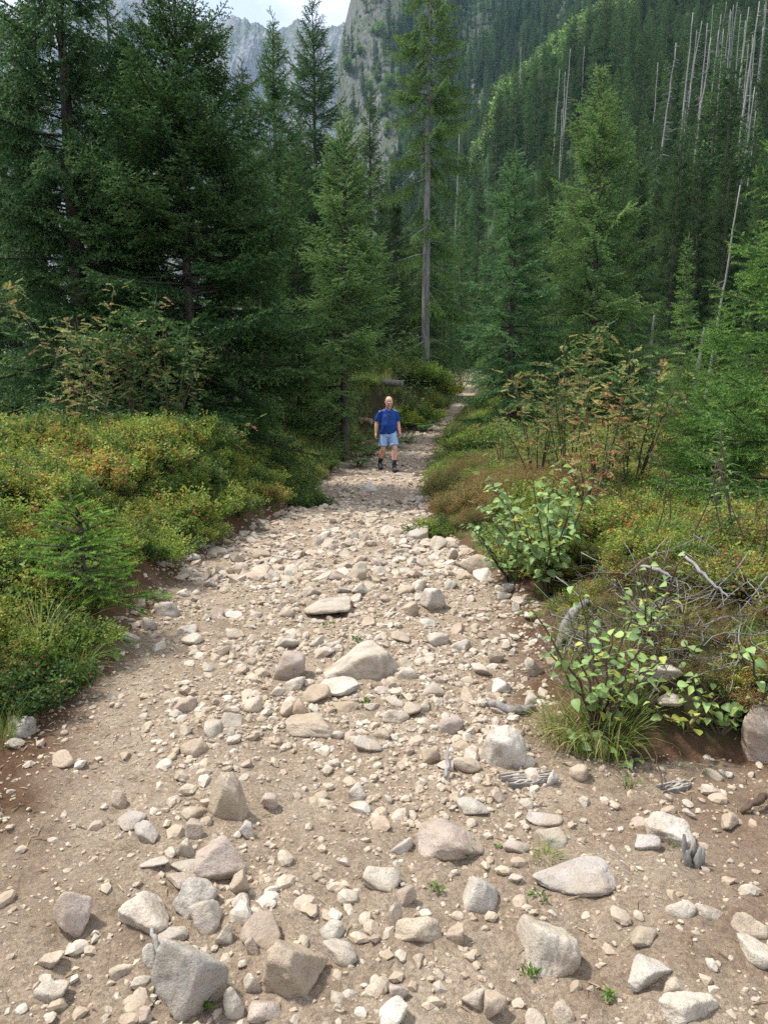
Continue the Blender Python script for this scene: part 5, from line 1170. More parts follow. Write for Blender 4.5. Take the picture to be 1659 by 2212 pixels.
# brush and low growth under the trees on both sides
rg = np.random.default_rng(78); n = 1500; y3 = rg.uniform(12.5, 48, n); sd3 = np.where(rg.random(n) < .5, -1, 1); x3 = np.where(sd3 < 0, xl(y3) - rg.uniform(1.6, 22, n), xr(y3) + rg.uniform(1.4, 20, n))
ug = gn_scatter('undergrowth', np.stack([x3, y3, H(x3, y3) - .05], 1), rg.choice(6, n, p=[.38, .10, .06, .30, .04, .12]), rg.uniform(.9, 2.1, n), src, tilt=.1)
tag(ug, 'green brush covering the forest floor under the spruces', 'undergrowth', kind='stuff')
# ---- grass
def grass_mesh(name, seed, n, hmin, hmax, spread, vmean, bend=.6, w=.006, segs=4):
    rg = np.random.default_rng(seed); V = []; F = []; v = []
    for i in range(n):
        a = rg.uniform(0, 6.28); r0 = spread * .35 * math.sqrt(rg.random()); p = np.array([r0 * math.cos(a), r0 * math.sin(a), -.02]); az = a + rg.normal(0, .7); h = rg.uniform(hmin, hmax)
        el = R(rg.uniform(62, 88)); side = np.array([-math.sin(az), math.cos(az), 0]) * w * rg.uniform(.6, 1.2); b = bend * rg.uniform(.3, 1.5); base_i = len(V); vb = np.clip(rg.normal(vmean, .2), 0, 1)
        for k in range(segs + 1):
            t = k / segs; wk = (1 - t ** 1.5) * .5
            V += [p - side * wk, p + side * wk]; v += [vb, vb]
            d = np.array([math.cos(az) * math.cos(el), math.sin(az) * math.cos(el), math.sin(el)]); p = p + d * h / segs; el -= b / segs * 1.7
        for k in range(segs): q = base_i + 2 * k; F.append((q, q + 1, q + 3, q + 2))
    return mesh_np(name, np.array(V), np.array(F), [M['grass']], v=np.array(v))
GMs = [grass_mesh('grass_green', 11, 46, .10, .30, .22, .35), grass_mesh('grass_mixed', 12, 50, .14, .38, .25, .55), grass_mesh('grass_straw', 13, 40, .15, .40, .22, .8, .9)]
# edges of the near path, and the grassy slopes past the walker
pts, kk, ss = [], [], []
for side, n, sd, y0, y1, d0, d1, sc0 in [(-1, 150, 81, 2.2, 12, .05, .5, .45), (1, 60, 82, 4.5, 12, .02, .4, .45), (-1, 2000, 83, 12.5, 40, .02, 4.0, 1.4), (1, 900, 84, 12.5, 40, .02, 4.0, 1.2), (-1, 110, 85, 2.2, 13, .3, 3.0, .8)]:
    x, y, d, rg = bank_points(side, n, sd, y0, y1, d0, d1); pts.append(np.stack([x, y, H(x, y)], 1)); kk.append(rg.choice(3, len(x), p=[.5, .35, .15])); ss.append(sc0 * rg.uniform(.6, 1.3, len(x)))
rg = np.random.default_rng(87); hx = rg.uniform(.75, 3.0, 170); hy = rg.uniform(3.2, 5.4, 170); ok_ = hx - xr(hy) > .15; hx, hy = hx[ok_], hy[ok_]; pts.append(np.stack([hx, hy, H(hx, hy)], 1)); kk.append(rg.choice(3, len(hx), p=[.1, .3, .6])); ss.append(rg.uniform(.35, .8, len(hx)))
go_ = gn_scatter('verge_grass', np.vstack(pts), np.concatenate(kk), np.concatenate(ss), GMs, tilt=.1)
tag(go_, 'green and straw-coloured grass along the verges of the path', 'grass', kind='stuff')
def on(px, py, zoff=0.0): return ground_hit(px, py, zoff)
def grass_tuft(px, py, seed, n, hmin, hmax, sp, vm, lab, bend=.7, w=.006):
    g = on(px, py); o = obj('grass_tussock', grass_mesh('grass_tussock', seed, n, hmin, hmax, sp, vm, bend, w, 5), loc=tuple(g)); tag(o, lab, 'grass', 'grass tussocks by the path'); return o
grass_tuft(150, 1470, 21, 190, .20, .48, .34, .45, 'long arching grass tussock at the foot of the left bank', 1.0)
grass_tuft(95, 1420, 22, 70, .3, .6, .25, .75, 'tall straw-coloured grass stems behind the left tussock', .6)
grass_tuft(1290, 1610, 23, 260, .18, .46, .42, .66, 'pale drooping grass tussock under the small willow at right', 1.15)
grass_tuft(1215, 1600, 24, 130, .15, .36, .30, .8, 'straw grass clump at the left of the drooping right tussock', 1.2)
grass_tuft(1180, 1858, 25, 60, .05, .12, .10, .5, 'small green and straw grass tuft beside the lilac slab', .9, .004)
grass_tuft(280, 1300, 26, 60, .10, .25, .2, .6, 'short grass clump behind the bluish-grey edge stone', .9)
grass_tuft(1360, 1700, 27, 22, .05, .12, .08, .3, 'tiny green grass tuft on the bare earth at right', .8, .006)
grass_tuft(1460, 1838, 28, 18, .03, .08, .06, .3, 'tiny grass sprig under the whitish speckled boulder', .8, .004)
grass_tuft(330, 2140, 29, 10, .05, .10, .04, .2, 'little grass sprout beside the grey cracked boulder', .5, .005)

# ---- ferns and fireweed
def fern_mesh(seed, nf, L):
    rg = np.random.default_rng(seed); P, D, LN, WD = [], [], [], []
    for f in range(nf):
        az = f * 6.28 / nf + rg.normal(0, .25); el = R(rg.uniform(50, 72)); p = np.zeros(3); l = L * rg.uniform(.7, 1.1); n = 22
        for k in range(n):
            t = k / n; d = np.array([math.cos(az) * math.cos(el), math.sin(az) * math.cos(el), math.sin(el)]); p = p + d * l / n; el -= 1.5 / n
            s = np.array([-math.sin(az), math.cos(az), 0]); pl = .34 * l * math.sin(math.pi * min(1, .12 + t * .9)) ** .8
            for sg in (-1, 1): P.append(p.copy()); D.append(s * sg + d * .35 - [0, 0, .15]); LN.append(pl * .9); WD.append(l * .055)
    P, D = np.array(P), np.array(D); V, F = leaf_quads(P, D, np.array(LN), np.array(WD), rg, roll=.1)
    return mesh_np('fern', V, F, [M['fern']], v=np.repeat(np.clip(rg.normal(.5, .2, len(P)), 0, 1), 4))
FM = [fern_mesh(1, 8, .8), fern_mesh(2, 7, .7)]
for i, (px, Y, s, lab) in enumerate([(800, 20.5, 1.1, 'fern on the slope directly behind the walker'), (765, 21.5, 1.0, 'fern below the fallen log'), (835, 22.5, 1.1, 'fern above the walker, under the log end'), (880, 23.5, 1.0, 'fern on the grassy slope right of the log'), (915, 26, 1.1, 'fern near the far path bend'),
        (775, 18.2, .9, 'fern beside the broken reddish log'), (1075, 17.0, .8, 'fern at the right of the far path'), (705, 17.0, .9, 'fern at the foot of the fresh green spruce')]):
    x = (px - CX) / FPX * Y; o = obj('fern', FM[i % 2], loc=(x, Y, Hs(x, Y)), rz=i, scale=s); tag(o, lab, 'fern', 'ferns on the grassy slope')
def fireweed_mesh(seed, h, n):
    rg = np.random.default_rng(seed); u = np.linspace(.12, 1, n); a = 2.4 * np.arange(n); lean = rg.normal(0, .06, 2)
    P = np.stack([lean[0] * u * h, lean[1] * u * h, u * h], 1); D = np.stack([np.cos(a), np.sin(a), rg.uniform(.1, .6, n)], 1); ln = .20 * h * (1.15 - .6 * u) * rg.uniform(.8, 1.1, n)
    V, F = leaf_quads(P, D, ln, ln * .19, rg, droop=.25, roll=.25); tb = MB(); tb.tube([(0, 0, -.03), (lean[0] * h * .5, lean[1] * h * .5, h * .5), (lean[0] * h, lean[1] * h, h)], [.007, .005, .002], 5)
    return mesh_np('fireweed_leaves', V, F, [M['fireweed']], v=np.repeat(np.clip(rg.normal(.5, .2, n), 0, .93), 4)), tb.mesh('fireweed_stem', [M['twigwood']])
FW = [fireweed_mesh(1, .75, 46), fireweed_mesh(2, .6, 38), fireweed_mesh(3, .9, 52)]
def fireweed(px, Y, s, k, lab, name='fireweed_plant'):
    x = (px - CX) / FPX * Y; e = empty(name, (x, Y, Hs(x, Y)), px); e.scale = (s,) * 3; tag(e, lab, 'wildflower', 'fireweed plants'); obj('leaves', FW[k][0], e); obj('stem', FW[k][1], e)
for i, a in enumerate([(215, 9.4, 1.15, 0, 'upright pale green fireweed in front of the left rowan stems'), (182, 9.6, 1.0, 1, 'fireweed just left of the tallest fireweed'), (262, 9.5, .9, 1, 'fireweed just right of the tallest fireweed'), (240, 9.1, .8, 0, 'short fireweed before the left rowan stems'),
        (385, 10.8, 1.0, 1, 'fireweed at the foot of the second rowan'), (565, 10.9, .75, 0, 'lone fireweed at the right end of the left bank'), (58, 11.0, 1.0, 2, 'fireweed at the far left of the bank'), (490, 9.0, .7, 1, 'yellowing fireweed drooping on the left bank'), (125, 6.4, .8, 1, 'bluish leafy fireweed in the left bilberries'),
        (1085, 13.0, .8, 1, 'fireweed right of the far path'), (1060, 12.5, .7, 0, 'short fireweed beside the heather'), (1300, 8.2, .9, 2, 'fireweed among the brown rowan stems'), (1420, 6.8, .8, 1, 'reddish fireweed before the near young spruce'), (1600, 5.2, 1.0, 2, 'tall fireweed at the right edge of the bank'), (1560, 5.4, .9, 0, 'fireweed left of the tall one at the right edge'), (1640, 5.6, .9, 1, 'fireweed cut by the right picture edge'), (1170, 6.4, .6, 1, 'fireweed inside the willow bush')]): fireweed(*a)

# more undergrowth on the slope past the walker
UB = [(790, 25.5, .9, 'green', 'leafy bush under the middle of the fallen log'), (845, 26.0, .8, 'fine', 'light green bush under the end of the fallen log'), (900, 28.0, 1.9, 'green', 'bush on the grassy slope beside the far path'), (930, 31.0, 1.9, 'fine', 'bush before the foot of the bare grey trunk'), (735, 23.0, 1.0, 'dark', 'dark bush behind the fresh green spruce'),
 (870, 30.5, 2.4, 'green', 'tall bush behind the end of the fallen log'), (905, 32.5, 2.6, 'green', 'tall bush hiding the foot of the bare grey trunk'), (945, 35.5, 2.4, 'yellow', 'yellowish bush left of the far path bend'), (830, 30.0, 2.6, 'fine', 'tall light bush behind the fallen log'), (780, 30.0, 2.4, 'green', 'tall green bush behind the left end of the fallen log'),
 (880, 26.8, 1.4, 'yellow', 'yellow-green bush right of the fallen log end'), (1050, 26.0, 1.3, 'green', 'bush under the boughs of the blue-green spruce'), (1075, 20.0, 1.5, 'green', 'bright green bush at the right of the far path'), (1110, 18.0, 1.4, 'green', 'green bush before the blue-green spruce trunk')]
for i, (px, Y, s_, k, lab) in enumerate(UB):
    x = (px - CX) / FPX * Y; o = obj('undergrowth_bush', BM[k], loc=(x, Y, Hs(x, Y)), rz=i, scale=s_); o.color = (1.1, 1.15, 1.0, 1); tag(o, lab, 'bush', 'bushes on the grassy slope')
# ---- rowans
def rowan(px, Y, h, spread, ns, seed, vm, lab, lean=0.0, low=.35):
    rg = np.random.default_rng(seed); x = (px - CX) / FPX * Y; e = empty('rowan_sapling', (x, Y, Hs(x, Y))); tag(e, lab, 'sapling', 'rowan saplings')
    P, D, LN, WD, VV = [], [], [], [], []
    for s in range(ns):
        az = s * 6.28 / ns + rg.normal(0, .5); hh = h * rg.uniform(.6, 1.0); sp = spread * rg.uniform(.4, 1.0); n = 9; f = np.linspace(0, 1, n)
        Q = np.stack([(math.cos(az) * sp + lean) * f ** 1.4 + rg.normal(0, .012, n) * f + .06 * math.cos(az), math.sin(az) * sp * f ** 1.4 + rg.normal(0, .012, n) * f + .06 * math.sin(az), hh * f - .05], 1)
        mb = MB(); mb.tube(Q, .011 * (1 - .75 * f) + .0015, 5); obj('stem', mb.mesh('rowan_stem', [M['twigwood']]), e)
        m = int(hh * 19)
        for k in range(m):
            u = low + (1 - low) * (k + rg.random()) / m; q = np.array([np.interp(u, f, Q[:, j]) for j in range(3)]); la = rg.uniform(0, 6.28); d = np.array([math.cos(la), math.sin(la), rg.uniform(-.5, 1.1)]); d /= np.linalg.norm(d)
            L = rg.uniform(.11, .20); sd_ = np.cross(d, [0, 0, 1.]); sd_ /= np.linalg.norm(sd_); pv = np.clip(rg.normal(vm, .24), 0, 1); tw = rg.uniform(0, .16) ; q = q + d * tw; tl = rg.normal(0, .5, 3)
            for j in range(6):
                t = .25 + .12 * j; pp = q + d * L * t - np.array([0, 0, .25]) * L * t * t
                for sg in (-1, 1): P.append(pp); D.append(sd_ * sg + d * .5 + tl); LN.append(L * .36 * (1 - .08 * j)); WD.append(L * .12); VV.append(pv)
            P.append(q + d * L - np.array([0, 0, .25]) * L); D.append(d); LN.append(L * .32); WD.append(L * .12); VV.append(pv)
    P, D = np.array(P), np.array(D); V, F = leaf_quads(P, D, np.array(LN), np.array(WD), rg, droop=.1, roll=.9)
    o = obj('leaves', mesh_np('rowan_leaves', V, F, [M['rowan']], v=np.repeat(np.clip(np.array(VV) + rg.normal(0, .06, len(P)), 0, 1), 4)), e); o['kind'] = 'stuff'
rowan(215, 10.2, 2.25, .75, 9, 1, .52, 'browning rowan sapling at left in front of the dark spruce trunk', -.1)
rowan(290, 10.6, 2.3, .45, 7, 2, .26, 'greener tall rowan sapling between the two browning ones at left')
rowan(375, 10.6, 2.15, .55, 8, 3, .32, 'rowan sapling with many pale stems left of the dense spruce', .1)
rowan(480, 10.8, .9, .35, 5, 4, .6, 'small yellowing rowan shoot at the top of the left bank', .1, .2)
rowan(165, 9.4, .95, .25, 4, 5, .66, 'short reddish rowan shoot at the far left of the bank', 0, .3)
rowan(1160, 10.2, 1.75, .5, 8, 6, .54, 'leftmost browning rowan sapling right of the heather', -.1, .3)
rowan(1225, 9.4, 2.35, .4, 8, 7, .52, 'tall yellowing rowan sapling in front of the pointed spruce')
rowan(1300, 8.6, 1.75, .5, 9, 8, .68, 'brown-leaved rowan sapling with dark thin stems at right')
rowan(1365, 8.8, 1.95, .4, 7, 9, .46, 'yellow rowan sapling nearest the right young spruces', .1)
rowan(1090, 13.5, 1.3, .4, 6, 10, .45, 'rowan sapling behind the heather beside the far path', 0, .3)
rowan(1270, 7.6, .9, .35, 7, 12, .85, 'low rust-red rowan shoots at the foot of the brown sapling', 0, .25)
rowan(1400, 10.5, 1.2, .4, 6, 13, .5, 'half-hidden yellow-green rowan behind the yellow sapling', 0, .3)
rowan(895, 27.5, 2.2, .8, 8, 14, .20, 'green leafy sapling on the slope above the far path bend', 0, .2)
rowan(860, 28.2, 2.3, .8, 8, 15, .14, 'green leafy sapling behind the end of the fallen log', 0, .2)
rowan(1050, 18.5, .9, .5, 6, 16, .05, 'bright green low sapling at the right of the far path', 0, .1)
# ---- willows with leaves one can pick apart
def leaf_mesh(name, wd, curl):
    """pointed oval leaf along +x, folded on its midrib"""
    xs = np.array([0, .12, .32, .55, .78, 1.0]); ws = np.array([.03, .30, .48, .46, .27, .0]) * wd; V = []; F = []
    for x_, w_ in zip(xs, ws): z_ = -curl * x_ * x_; V += [(x_, -w_, z_ + .22 * w_), (x_, 0, z_), (x_, w_, z_ + .22 * w_)]
    for k in range(5): a = 3 * k; F += [(a, a + 1, a + 4, a + 3), (a + 1, a + 2, a + 5, a + 4)]
    return np.array(V), np.array(F)
LM = []
for k, vv in enumerate([.15, .3, .45, .6, .75, .55, .9, .98]):
    V, F = leaf_mesh('leaf', .95 if k % 2 else .85, .12 + .06 * (k % 3)); LM.append(mesh_np('willow_leaf', V, F, [M['willow']], v=np.full(len(V), vv), smooth=True))
def willow(px, py, seed, stems, h, spread, nleaf, ls, lab, name='willow_bush', cat='bush', pal=(0, 1, 2, 3, 4), leanx=0.0, low=.2, wood='twigwood'):
    rg = np.random.default_rng(seed); g = on(px, py); e = empty(name, tuple(g)); tag(e, lab, cat, 'broad-leaved shrubs at the right bank')
    for s in range(stems):
        az = s * 6.28 / stems + rg.normal(0, .4); hh = h * rg.uniform(.6, 1.0); sp = spread * rg.uniform(.5, 1.0); n = 8; f = np.linspace(0, 1, n)
        Q = np.stack([(math.cos(az) * sp + leanx) * f ** 1.2, math.sin(az) * sp * .8 * f ** 1.2, hh * f ** .9 - .03], 1); Q[1:] += rg.normal(0, .012, (n - 1, 3))
        mb = MB(); mb.tube(Q, .0075 * (1 - .7 * f) + .0012, 5); obj('stem', mb.mesh('willow_stem', [M[wood]]), e)
        m = nleaf // stems
        for k in range(m):
            u = low + (1 - low) * (k + rg.random() * .6) / m; q = [np.interp(u, f, Q[:, j]) for j in range(3)]; la = 2.4 * k + rg.normal(0, .3); el = rg.uniform(-.25, .55)
            l = ls * rg.uniform(.6, 1.1) * (1.1 - .3 * u); dz = math.sin(el)
            off = np.array([math.cos(la), math.sin(la), dz]) * rg.uniform(.0, .10) * (1 if rg.random() < .5 else .2)
            o = obj('leaf', LM[pal[int(rg.integers(0, len(pal)))]], e, loc=tuple(np.array(q) + off), scale=l); o.rotation_euler = (rg.normal(0, .5), -el + .15 + rg.normal(0, .25), la); o.scale = (l, l * rg.uniform(.7, 1.05), l * rg.uniform(.4, 2.4))
willow(1185, 1290, 1, 14, 1.10, .66, 440, .094, 'large light green willow bush leaning over the right path edge', leanx=-.12, pal=(0, 1, 2, 3, 4, 2, 3, 1, 1, 2, 6))
willow(1100, 1260, 2, 7, .62, .38, 130, .085, 'low willow sprays hanging over the edge stones', pal=(0, 1, 2, 0, 1, 3), leanx=-.2)
willow(1295, 1590, 3, 11, .74, .38, 240, .058, 'small yellow-green willow growing out of the right grass tussock', pal=(1, 2, 3, 4, 4, 3, 6, 5))
willow(1555, 1580, 4, 8, .42, .30, 130, .056, 'round-leaved light green shrub in front of the dead twigs', pal=(3, 4, 4, 5, 3))
willow(1640, 1520, 5, 5, .38, .2, 44, .062, 'round-leaved shrub at the right picture edge', pal=(3, 4, 5))
willow(1370, 1655, 6, 3, .16, .10, 15, .06, 'little bright seedling in front of the right tussock', name='seedling', cat='seedling', pal=(2, 3, 4))
willow(1260, 1625, 7, 3, .2, .14, 16, .08, 'low darker willow shoot in the right tussock', pal=(0, 1))
willow(1400, 1390, 8, 5, .55, .25, 60, .062, 'sparse yellow-green willow shoots beside the dead twigs', pal=(3, 4, 2, 6))
willow(1470, 1590, 9, 4, .3, .18, 40, .06, 'yellow-leaved shoot left of the round-leaved shrub', pal=(4, 6, 3, 6))
willow(60, 1330, 10, 3, .45, .2, 22, .07, 'drooping green leaves beside the bright young spruce', pal=(0, 1))
# small weeds between the stones
for i, (px, py, n, l, lab) in enumerate([(1000, 1838, 13, .055, 'little leafy weed on the edge of the pinkish triangular slab'), (762, 1460, 14, .06, 'leafy weed at the foot of the pale dome'), (942, 1925, 11, .045, 'small weed between the lower middle stones'), (1165, 1942, 10, .04, 'tiny weed behind the curved pale boulder'),
        (1075, 1832, 8, .03, 'tiny weed left of the small grey slab'), (1140, 2105, 12, .04, 'weed at the left foot of the curved pale boulder'), (1312, 2155, 9, .04, 'weed near the bottom edge at right'), (790, 1522, 9, .05, 'weed on the path below the white flat stone'), (710, 1352, 8, .06, 'weed beside the flat whitish-grey slab'),
        (445, 2178, 8, .05, 'weed at the foot of the grey cracked boulder'), (700, 1590, 7, .04, 'weed at the edge of the flat tan slab'), (770, 1385, 8, .06, 'weed on top of the pale dome edge')]):
    g = on(px, py); rg = np.random.default_rng(i); n = n + 7; a = rg.uniform(0, 6.28, n); D = np.stack([np.cos(a), np.sin(a), rg.uniform(.1, 1.6, n)], 1)
    V, F = leaf_quads(np.c_[rg.normal(0, l * .3, (n, 2)), rg.uniform(0, l * .35, n)], D, l * rg.uniform(.25, .85, n), l * rg.uniform(.16, .34, n), rg, droop=.25, roll=.7)
    o = obj('weed', mesh_np('weed', V, F, [M['grass']], v=np.repeat(rg.uniform(.0, .55, n), 4)), loc=tuple(g)); tag(o, lab, 'weed', 'weeds between the stones')
# bright young spruce on the left bank
g = on(185, 1325)
make_tree('young_spruce', spruce(401, .72, .55, seg=.040, K=13, nl=.016, nw=.0065, hang=.12, whorl=.085, nb=6, z0=.06, droop=.25, upt=.10, p=.65, leader=.1, pitch_bot=8, trunk_r=.012, lens=(.06, .12, .2, .3, .42, .55)),
          'bright green young spruce with soft shoots at the foot of the left bank', 'young spruce', tuple(g), 0, color=(1.55, 1.65, .75), group='young spruces')
# yellow rowan spray cut by the left edge
g = at(-25, 560, 8.0); 
rowan(-60, 8.0, 3.0, .35, 3, 31, .52, 'yellow leaf spray poking in at the left picture edge', .25, .7)
# ================================================================ logs, roots, dead wood
def log_at(name, a, b, Ya, Yb, wpx, lab, mat, cat='log', zdrop=0.0, rough=.04):
    A, B = at(*a, Ya), at(*b, Yb); r = wpx * Ya / FPX / 2; f = np.linspace(0, 1, 14); P = np.outer(1 - f, A) + np.outer(f, B); rg = np.random.default_rng(int(a[0]))
    P0 = P[0].copy(); mb = MB(); V, Qd, T = tube(P - P0, r * (1 - .12 * f) * (1 + rg.normal(0, .02, 14)), 14); nz = noise3(V * 9 + 5, 3) * rough * r * 4; c = V - np.repeat(np.vstack([P - P0]), 14, 0)[:len(V)] if False else V
    mb.add(V, Qd, T); o = obj(name, mb.mesh(name, [M[mat]], True), loc=tuple(P0)); tag(o, lab, cat, 'fallen logs')
    # paler sawn end with its own disc
    d = (B - A) / np.linalg.norm(B - A); e = MB(); V, Qd, T = tube([B - P0 + d * .001, B - P0 + d * .006], [r * .80, r * .74], 14); e.add(V, Qd, T); obj('cut_end', e.mesh('cut_end', [M['dead']]), o)
    return o
M['logbark'] = wood_mat('log_bark', (.11, .10, .085), (.30, .275, .24), scale=9, stretch=1, bump=.8)
M['redwood'] = wood_mat('rotting_red_wood', (.13, .07, .045), (.38, .25, .18), scale=12, stretch=1, bump=.9)
log_at('fallen_log', (740, 822), (869, 829), 27.6, 26.6, 16, 'grey fallen log lying level above the walker', 'logbark')
log_at('broken_log', (762, 906), (803, 911), 23.6, 23.2, 15, 'short broken reddish log end left of the walker', 'redwood')
log_at('fallen_log', (1398, 800), (1422, 806), 24, 23.6, 12, 'dark log end at the foot of the left grey stump', 'logbark')
def limb(name, pts, radpx, lab, mat, cat, zs=None, parent=None, grp=None, sides=8):
    W = []
    for k, (px, py) in enumerate(pts):
        W.append(on(px, py, zs[k] if zs else .02))
    W = np.array(W); n = 4 * (len(W) - 1) + 1; f = np.linspace(0, len(W) - 1, n); W = np.stack([np.interp(f, np.arange(len(W)), W[:, j]) for j in range(3)], 1)
    dist = np.linalg.norm(W[0]); rr = np.interp(f, np.arange(len(pts)), np.array(radpx, float)) * dist / FPX; rg = np.random.default_rng(int(pts[0][0] + pts[0][1]))
    rr = rr * (1 + rg.normal(0, .10, n)); W0 = W[0].copy(); mb = MB(); mb.tube(W - W0 + rg.normal(0, .004, W.shape), rr, sides)
    o = obj(name, mb.mesh(name, [M[mat]]), parent, loc=tuple(W0))
    if lab: tag(o, lab, cat, grp)
    return o
r1_ = limb('dead_root', [(1266, 1300), (1240, 1322), (1222, 1350), (1210, 1385), (1196, 1420)], [7, 10, 11, 9, 6], 'dark bent root arching out of the right bank', 'rootwood', 'root', zs=[.10, .12, .10, .06, .0])
o = limb('root_fork', [(1240, 1322), (1222, 1318), (1205, 1312)], [6, 5, 3], None, 'rootwood', None, zs=[.12, .12, .10]); o.parent = r1_; o.location = o.location - r1_.location
limb('weathered_root', [(1055, 1520), (1078, 1524), (1105, 1536), (1130, 1532), (1156, 1530)], [8, 12, 9, 11, 5], 'knobbly weathered grey root lying on the right side of the path', 'rootwood', 'root', zs=[.03, .03, .02, .03, .02])
limb('broken_stick', [(968, 1612), (966, 1645), (963, 1682)], [3, 4, 4], 'upright-looking pale broken stick on the path beside the brown boulder', 'dead', 'stick', zs=[.07, .05, .02])
limb('broken_stick', [(330, 2005), (338, 2035), (345, 2062)], [4, 6, 6], 'short stick above the grey cracked boulder', 'dead', 'stick', zs=[.03, .05, .03])
limb('broken_stick', [(1415, 1620), (1425, 1680), (1450, 1738)], [1.5, 1.5, 1.2], 'thin red-brown twig lying on the right earth', 'twigwood', 'stick', zs=[.1, .02, .01])
limb('dead_branch', [(1478, 1200), (1510, 1232), (1545, 1268), (1572, 1292)], [3, 3.4, 2.6, 1.5], 'pale bleached branch lying on top of the dead twigs', 'dead', 'branch', zs=[.30, .27, .22, .18])
limb('dead_branch', [(1385, 1222), (1420, 1232), (1460, 1250)], [3, 4, 2], 'grey stub of branch at the back of the dead twigs', 'dead', 'branch', zs=[.25, .24, .2])
limb('dead_branch', [(1652, 1715), (1630, 1735), (1600, 1752)], [7, 7, 4], 'broken brown branch on dark earth at the right edge', 'twigwood', 'branch', zs=[.05, .04, .02])
# heap of dead twigs
rg = np.random.default_rng(17); g0 = on(1420, 1350); pile = empty('dead_twig_heap', tuple(g0)); tag(pile, 'heap of grey dead twigs on the right bank', 'twig heap')
tw = []
for k in range(10):
    n = 7; f = np.linspace(0, 1, n); L = 1.0; P = np.stack([f * L - .5, .06 * np.sin(f * 5 + k) + rg.normal(0, .015, n), .05 * np.sin(f * 3.3 + k * 2) + rg.normal(0, .012, n)], 1); mb = MB(); mb.tube(P, .0075 * (1 - .65 * f), 5)
    for j in range(2 + k % 3):
        u = rg.uniform(.25, .8); p = np.array([np.interp(u, f, P[:, c]) for c in range(3)]); d = rg.normal(0, 1, 3); d[0] = abs(d[0]); d /= np.linalg.norm(d); l = rg.uniform(.12, .3); mb.tube([p, p + d * l * .5 + [0, 0, .01], p + d * l], [.006, .0045, .002], 4)
    tw.append([mb.mesh('twig', [M[m]]) for m in ('dead', 'rootwood', 'twigwood')])
for k in range(260):
    px = rg.uniform(1235, 1670) if k < 225 else rg.uniform(1180, 1300); py = rg.uniform(1205, 1470) if k < 225 else rg.uniform(1330, 1520); g = on(px, py)
    o = obj('twig', tw[k % 10][int(rg.choice(3, p=[.14, .46, .40]))], pile, loc=tuple(g - g0 + [0, 0, rg.uniform(.0, .16)])); o.rotation_euler = (rg.uniform(0, 6), rg.normal(0, .35), rg.uniform(0, 6.28)); s = rg.uniform(.22, .75); o.scale = (s, s * .8, s * .8)
# dry stalks rising from the right bank
st_n = 0
SM = []
for k in range(4):
    n = 7; f = np.linspace(0, 1, n); mb = MB(); mb.tube(np.stack([.05 * np.sin(f * 3 + k), .04 * np.cos(f * 4 + k), f - .03], 1), .006 * (1 - .6 * f), 5)
    for j in range(5): u = rg.uniform(.5, 1); p = np.array([.05 * math.sin(u * 3 + k), .04 * math.cos(u * 4 + k), u]); a = rg.uniform(0, 6); mb.tube([p, p + [.05 * math.cos(a), .05 * math.sin(a), .07]], [.0025, .001], 3)
    SM.append(mb.mesh('dry_stalk', [M['twigwood']]))
for k, (px, Y, h, pos) in enumerate([(1420, 5.2, .62, 'left of the bleached branch'), (1452, 5.4, .7, 'behind the bleached branch'), (1500, 5.0, .75, 'above the bleached branch'), (1535, 5.3, .8, 'in the middle of the right bank'), (1568, 4.9, .7, 'before the tall fireweed'), (1590, 5.1, .85, 'beside the tall fireweed'), (1622, 4.8, .75, 'near the right picture edge'),
        (1345, 6.6, .8, 'behind the orange-red bilberry'), (1290, 7.2, .9, 'right of the large willow'), (1252, 7.6, 1.0, 'behind the large willow'), (1208, 8.0, .9, 'above the large willow'), (1390, 7.0, .9, 'left of the near young spruce'), (1640, 4.4, .55, 'low at the right picture edge')]):
    x = (px - CX) / FPX * Y; o = obj('dry_stalk', SM[k % 4], loc=(x, Y, Hs(x, Y)), rz=k, scale=(1, 1, 1)); o.scale = (1, 1, h); o.rotation_euler = (rng.normal(0, .12), rng.normal(0, .12), k); tag(o, 'thin dry brown stalk ' + pos, 'stalk', 'dry stalks on the right bank')
M['plank'] = wood_mat('silvered_plank', (.22, .19, .155), (.46, .42, .36), scale=40, stretch=1)
# rotten planks, each of split lengths
def plank(px0, py0, px1, py1, n, wd, lab):
    a, b = on(px0, py0), on(px1, py1); d = b - a; L = np.linalg.norm(d); e = empty('rotten_plank', tuple(a), math.atan2(d[1], d[0])); tag(e, lab, 'plank', 'weathered wood on the path'); rg = np.random.default_rng(int(px0))
    for k in range(n):
        l = L * rg.uniform(.7, 1.05); x0 = rg.uniform(-.03, .05); w = wd / n * rg.uniform(.6, 1.1); y = (k - n / 2) * wd / n; z = .004 + rg.uniform(0, .008); V = []
        m = 6
        for j in range(m + 1):
            t = j / m; ww = w * (1 - .9 * abs(2 * t - 1) ** 3) * .5 * rg.uniform(.75, 1.1); zz = z + rg.normal(0, .002); yy = y + rg.normal(0, .004)
            V += [(x0 + l * t, yy - ww, zz - .02), (x0 + l * t, yy + ww, zz - .02), (x0 + l * t, yy + ww, zz + .005), (x0 + l * t, yy - ww, zz + .005)]
        F = [(j * 4 + c, j * 4 + (c + 1) % 4, j * 4 + 4 + (c + 1) % 4, j * 4 + 4 + c) for j in range(m) for c in range(4)] + [(3, 2, 1, 0), (m * 4, m * 4 + 1, m * 4 + 2, m * 4 + 3)]
        obj('splinter', mesh_np('splinter', np.array(V), np.array(F), [M['plank'] if k % 3 else M['rootwood']], v=np.zeros(len(V))), e)
plank(1092, 1690, 1205, 1672, 9, .11, 'splintered grey rotten plank half buried below the large white boulder')
plank(1432, 1706, 1492, 1690, 6, .06, 'small bleached splintered plank on the right earth')
